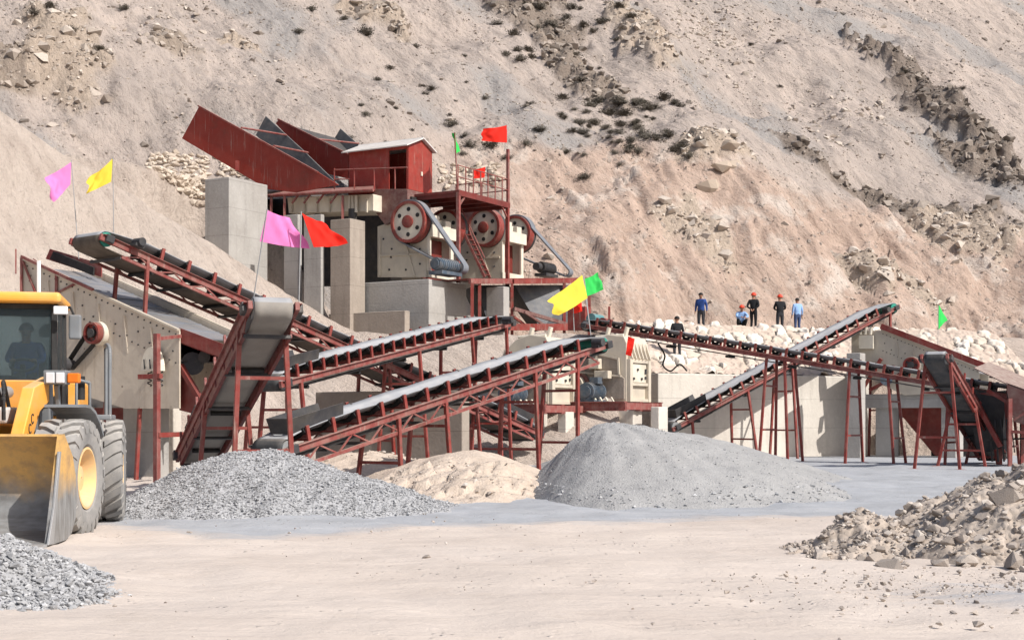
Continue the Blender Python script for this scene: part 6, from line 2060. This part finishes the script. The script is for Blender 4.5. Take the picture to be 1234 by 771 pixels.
    def cap(nm, mat, r, z0, brim):
        m3 = MB()
        pr = [(r * math.cos(a), r * 1.05 * math.sin(a)) for a in np.linspace(0, math.pi / 2 - 0.02, 7)]
        pts = pr + [(p[0] * 0.94, p[1] * 0.94) for p in reversed(pr)]
        m3.lathe(H + Vector((0, -0.012, z0)), UP, pts, 20)
        if brim: m3.sheet(H + Vector((-0.09, 0.07, z0 + 0.01)), H + Vector((0.09, 0.07, z0 + 0.01)), H + Vector((0.06, 0.165, z0 - 0.005)), H + Vector((-0.06, 0.165, z0 - 0.005)), 0.012)
        c = m3.build(nm, M[mat], None, 40)
        c.parent = ob
    if helmet: cap('helmet', helmet, 0.132, 0.05, True)
    if hair and not helmet: cap('hair', 'hair', 0.112, 0.035, False)
    return ob

def standing(arms='down', wide=0.11, lean=0.0):
    v = Vector
    P = dict(pelvis=v((0, 0, 0.93)), waist=v((0, 0.0, 1.08)), chest=v((0, lean * 0.5, 1.30)), neck0=v((0, lean, 1.46)), neck=v((0, lean + 0.01, 1.52)), head=v((0, lean + 0.03, 1.62)))
    for s, k in (('l', -1), ('r', 1)):
        P['sh_' + s] = v((k * 0.19, lean * 0.8, 1.41)); P['hip_' + s] = v((k * 0.1, 0, 0.86))
        P['kn_' + s] = v((k * (wide + 0.005), 0.03, 0.49)); P['an_' + s] = v((k * (wide + 0.01), -0.01, 0.09)); P['ft_' + s] = v((k * 0.2, 1, 0)).normalized()
        if arms == 'down':
            P['el_' + s] = v((k * 0.25, -0.03, 1.14)); P['wr_' + s] = v((k * 0.27, 0.05, 0.90)); P['hd_' + s] = v((k * 0.05, 0.15, -1)).normalized()
        elif arms == 'hips':
            P['el_' + s] = v((k * 0.38, -0.06, 1.18)); P['wr_' + s] = v((k * 0.22, 0.06, 1.02)); P['hd_' + s] = v((-k * 0.6, 0.3, -0.6)).normalized()
        elif arms == 'front':
            P['el_' + s] = v((k * 0.27, 0.05, 1.15)); P['wr_' + s] = v((k * 0.10, 0.24, 1.10)); P['hd_' + s] = v((-k * 0.6, 0.7, 0.1)).normalized()
        elif arms == 'back':
            P['el_' + s] = v((k * 0.28, -0.10, 1.15)); P['wr_' + s] = v((k * 0.07, -0.17, 1.0)); P['hd_' + s] = v((-k * 0.5, -0.3, -0.7)).normalized()
    return P
def squatting():
    v = Vector
    P = dict(pelvis=v((0, -0.12, 0.30)), waist=v((0, -0.10, 0.46)), chest=v((0, 0.0, 0.68)), neck0=v((0, 0.08, 0.83)), neck=v((0, 0.11, 0.88)), head=v((0, 0.15, 0.98)))
    for s, k in (('l', -1), ('r', 1)):
        P['sh_' + s] = v((k * 0.19, 0.05, 0.79)); P['hip_' + s] = v((k * 0.11, -0.08, 0.28)); P['kn_' + s] = v((k * 0.2, 0.28, 0.50))
        P['an_' + s] = v((k * 0.15, 0.02, 0.09)); P['ft_' + s] = v((k * 0.25, 1, 0)).normalized()
        P['el_' + s] = v((k * 0.27, 0.25, 0.60)); P['wr_' + s] = v((k * 0.10, 0.43, 0.58)); P['hd_' + s] = v((-k * 0.5, 0.7, -0.3)).normalized()
    return P
def seated():
    v = Vector
    P = dict(pelvis=v((0, 0, 0.10)), waist=v((0, -0.02, 0.26)), chest=v((0, -0.03, 0.48)), neck0=v((0, 0, 0.64)), neck=v((0, 0.02, 0.70)), head=v((0, 0.05, 0.80)))
    for s, k in (('l', -1), ('r', 1)):
        P['sh_' + s] = v((k * 0.19, 0.0, 0.59)); P['hip_' + s] = v((k * 0.1, 0.05, 0.08)); P['kn_' + s] = v((k * 0.15, 0.42, 0.08))
        P['an_' + s] = v((k * 0.15, 0.46, -0.32)); P['ft_' + s] = v((0, 1, 0))
        P['el_' + s] = v((k * 0.26, 0.12, 0.38)); P['wr_' + s] = v((k * 0.16, 0.33, 0.36)); P['hd_' + s] = v((-k * 0.2, 0.9, 0.1)).normalized()
    return P

def place(px, foot_y, Z):
    p = at(px, foot_y, Z)
    p.z = float(terrain(np.array([p.x]), np.array([p.y]))[0][0]) + 0.0
    return p
G_ = 'people on the terrace'
person('person in a dark blue jacket standing alone at the left end of the terrace', place(845, 400, 69.6), R(160), standing('down', 0.1, 0.06), ('navy', 'greytrousers', 'shoe'), None, True, 1.07, G_)
person('person in light blue shirt and orange helmet squatting on the terrace edge', place(893, 402, 69.0), R(185), squatting(), ('lightblue', 'blackcloth', 'shoe'), 'helmet', False, 1.05, G_)
person('person in black with an orange helmet standing beside the squatting one', place(908, 400, 69.6), R(-25), standing('back', 0.09), ('blackcloth', 'blackcloth', 'shoe'), 'helmet', False, 1.05, G_)
person('person in black with an orange helmet standing left of the person in light blue', place(940, 392, 71.5), R(5), standing('front', 0.10), ('blackcloth', 'greytrousers', 'shoe'), 'helmet', False, 1.11, G_)
person('bareheaded person in light blue shirt and blue trousers, farthest right on the terrace', place(961, 392, 71.8), R(15), standing('down', 0.09), ('lightblue', 'jeans', 'shoe'), None, True, 1.04, G_)
person('dark haired person in dark clothes half hidden behind the descending conveyor', place(816, 405, 61.6), R(10), standing('down', 0.1), ('blackcloth', 'greytrousers', 'shoe'), None, True, 1.07, G_)
sp = Mr @ Vector((0, 2.05, 2.13))
person('driver in dark clothes seated inside the wheel loader cab', sp, R(180 + 12), seated(), ('navy', 'greytrousers', 'shoe'), None, True, 1.0)

# ------------------------------------------------------------------ flags
def flag(label, hoist_top, hoist_bot, fly_bot, fly_top, Z, mat, pole_top, pole_bot, seed, wave=0.10, pole_r=0.014, pole_mat='galv', depth=0.3):
    """hoist and fly corners as seen in the photograph; the cloth waves out of its own plane"""
    ht, hb = at(*hoist_top, Z), at(*hoist_bot, Z)
    fb, ft = at(*fly_bot, Z + depth), at(*fly_top, Z + depth)
    root = thing('flag', at(*pole_bot, Z), label, 'flag', 'coloured flags around the plant')
    nrm = (ft - ht).cross(hb - ht).normalized()
    rr = random.Random(seed)
    ph = rr.uniform(0, 6)
    size = (ht - hb).length
    def wob(a, b):
        return nrm * wave * size * a * (math.sin(6 * a + 2.6 * b + ph) + 0.5 * math.sin(13 * a - 5 * b + ph) + 0.25 * math.sin(23 * a + 7 * b + 2 * ph)) + (ft - ht) * (0.05 * a * math.sin(9 * b + ph)) + UP * (-0.05 * size * math.sin(math.pi * a) * (1 - b * 0.4))
    MB().sheet(ht, ft, fb, hb, 0.008, 18, 12, wob).build('cloth', M[mat], root, 60)
    MB().tube(at(*pole_bot, Z), at(*pole_top, Z), pole_r, n=6).build('pole', M[pole_mat], root, 60)
flag('pink flag at far left before the sand slope', (86, 195), (85, 222), (64, 244), (54, 214), 40, 'f_pink', (86, 193), (95, 312), 1, depth=-0.5)
flag('pale yellow flag high at left beside the smaller pink one', (136, 191), (134, 219), (103, 233), (108, 214), 39.7, 'f_yellow', (136, 189), (137, 287), 2, depth=-0.5)
flag('largest pink flag in front of the concrete pillars', (322, 253), (313, 291), (374, 300), (350, 262), 30, 'f_pink', (322, 252), (304, 370), 3)
flag('bright red flag with a ragged tail beside the largest pink flag', (364, 257), (378, 298), (420, 294), (396, 270), 30, 'f_red', (363, 255), (360, 372), 4, 0.1)
flag('red flag on the tall mast of the railed platform', (611, 151), (611, 172), (581, 169), (582, 155), 69, 'f_red', (611, 150), (608, 182), 5, depth=-0.8)
flag('small red flag tied to the platform railing', (585, 201), (584, 214), (570, 215), (572, 204), 68.5, 'f_red', (586, 200), (586, 230), 6, 0.12, depth=-0.3)
flag('narrow green flag hanging on a thin pole at the platform corner', (547, 161), (550, 185), (552, 183), (548, 160), 64.6, 'f_green', (548, 160), (551, 229), 7, 0.1, 0.03, 'red_frame', 0.8)
flag('large yellow flag in front of the lower steel frame', (702, 331), (708, 359), (672, 381), (659, 362), 44, 'f_yellow', (702, 329), (712, 404), 8, depth=-0.9)
flag('green flag next to the large yellow flag', (704, 336), (707, 357), (726, 349), (721, 328), 44.4, 'f_green', (704, 334), (712, 404), 9)
flag('small red flag drooping below the large yellow flag', (690, 360), (690, 378), (700, 375), (700, 358), 45, 'f_red', (690, 357), (692, 400), 10)
flag('lone bright green flag above the right-hand stone bank', (1131, 369), (1131, 397), (1139, 386), (1133, 368), 62, 'f_green', (1131, 367), (1130, 425), 11, 0.06, 0.012, 'galv', 0.9)
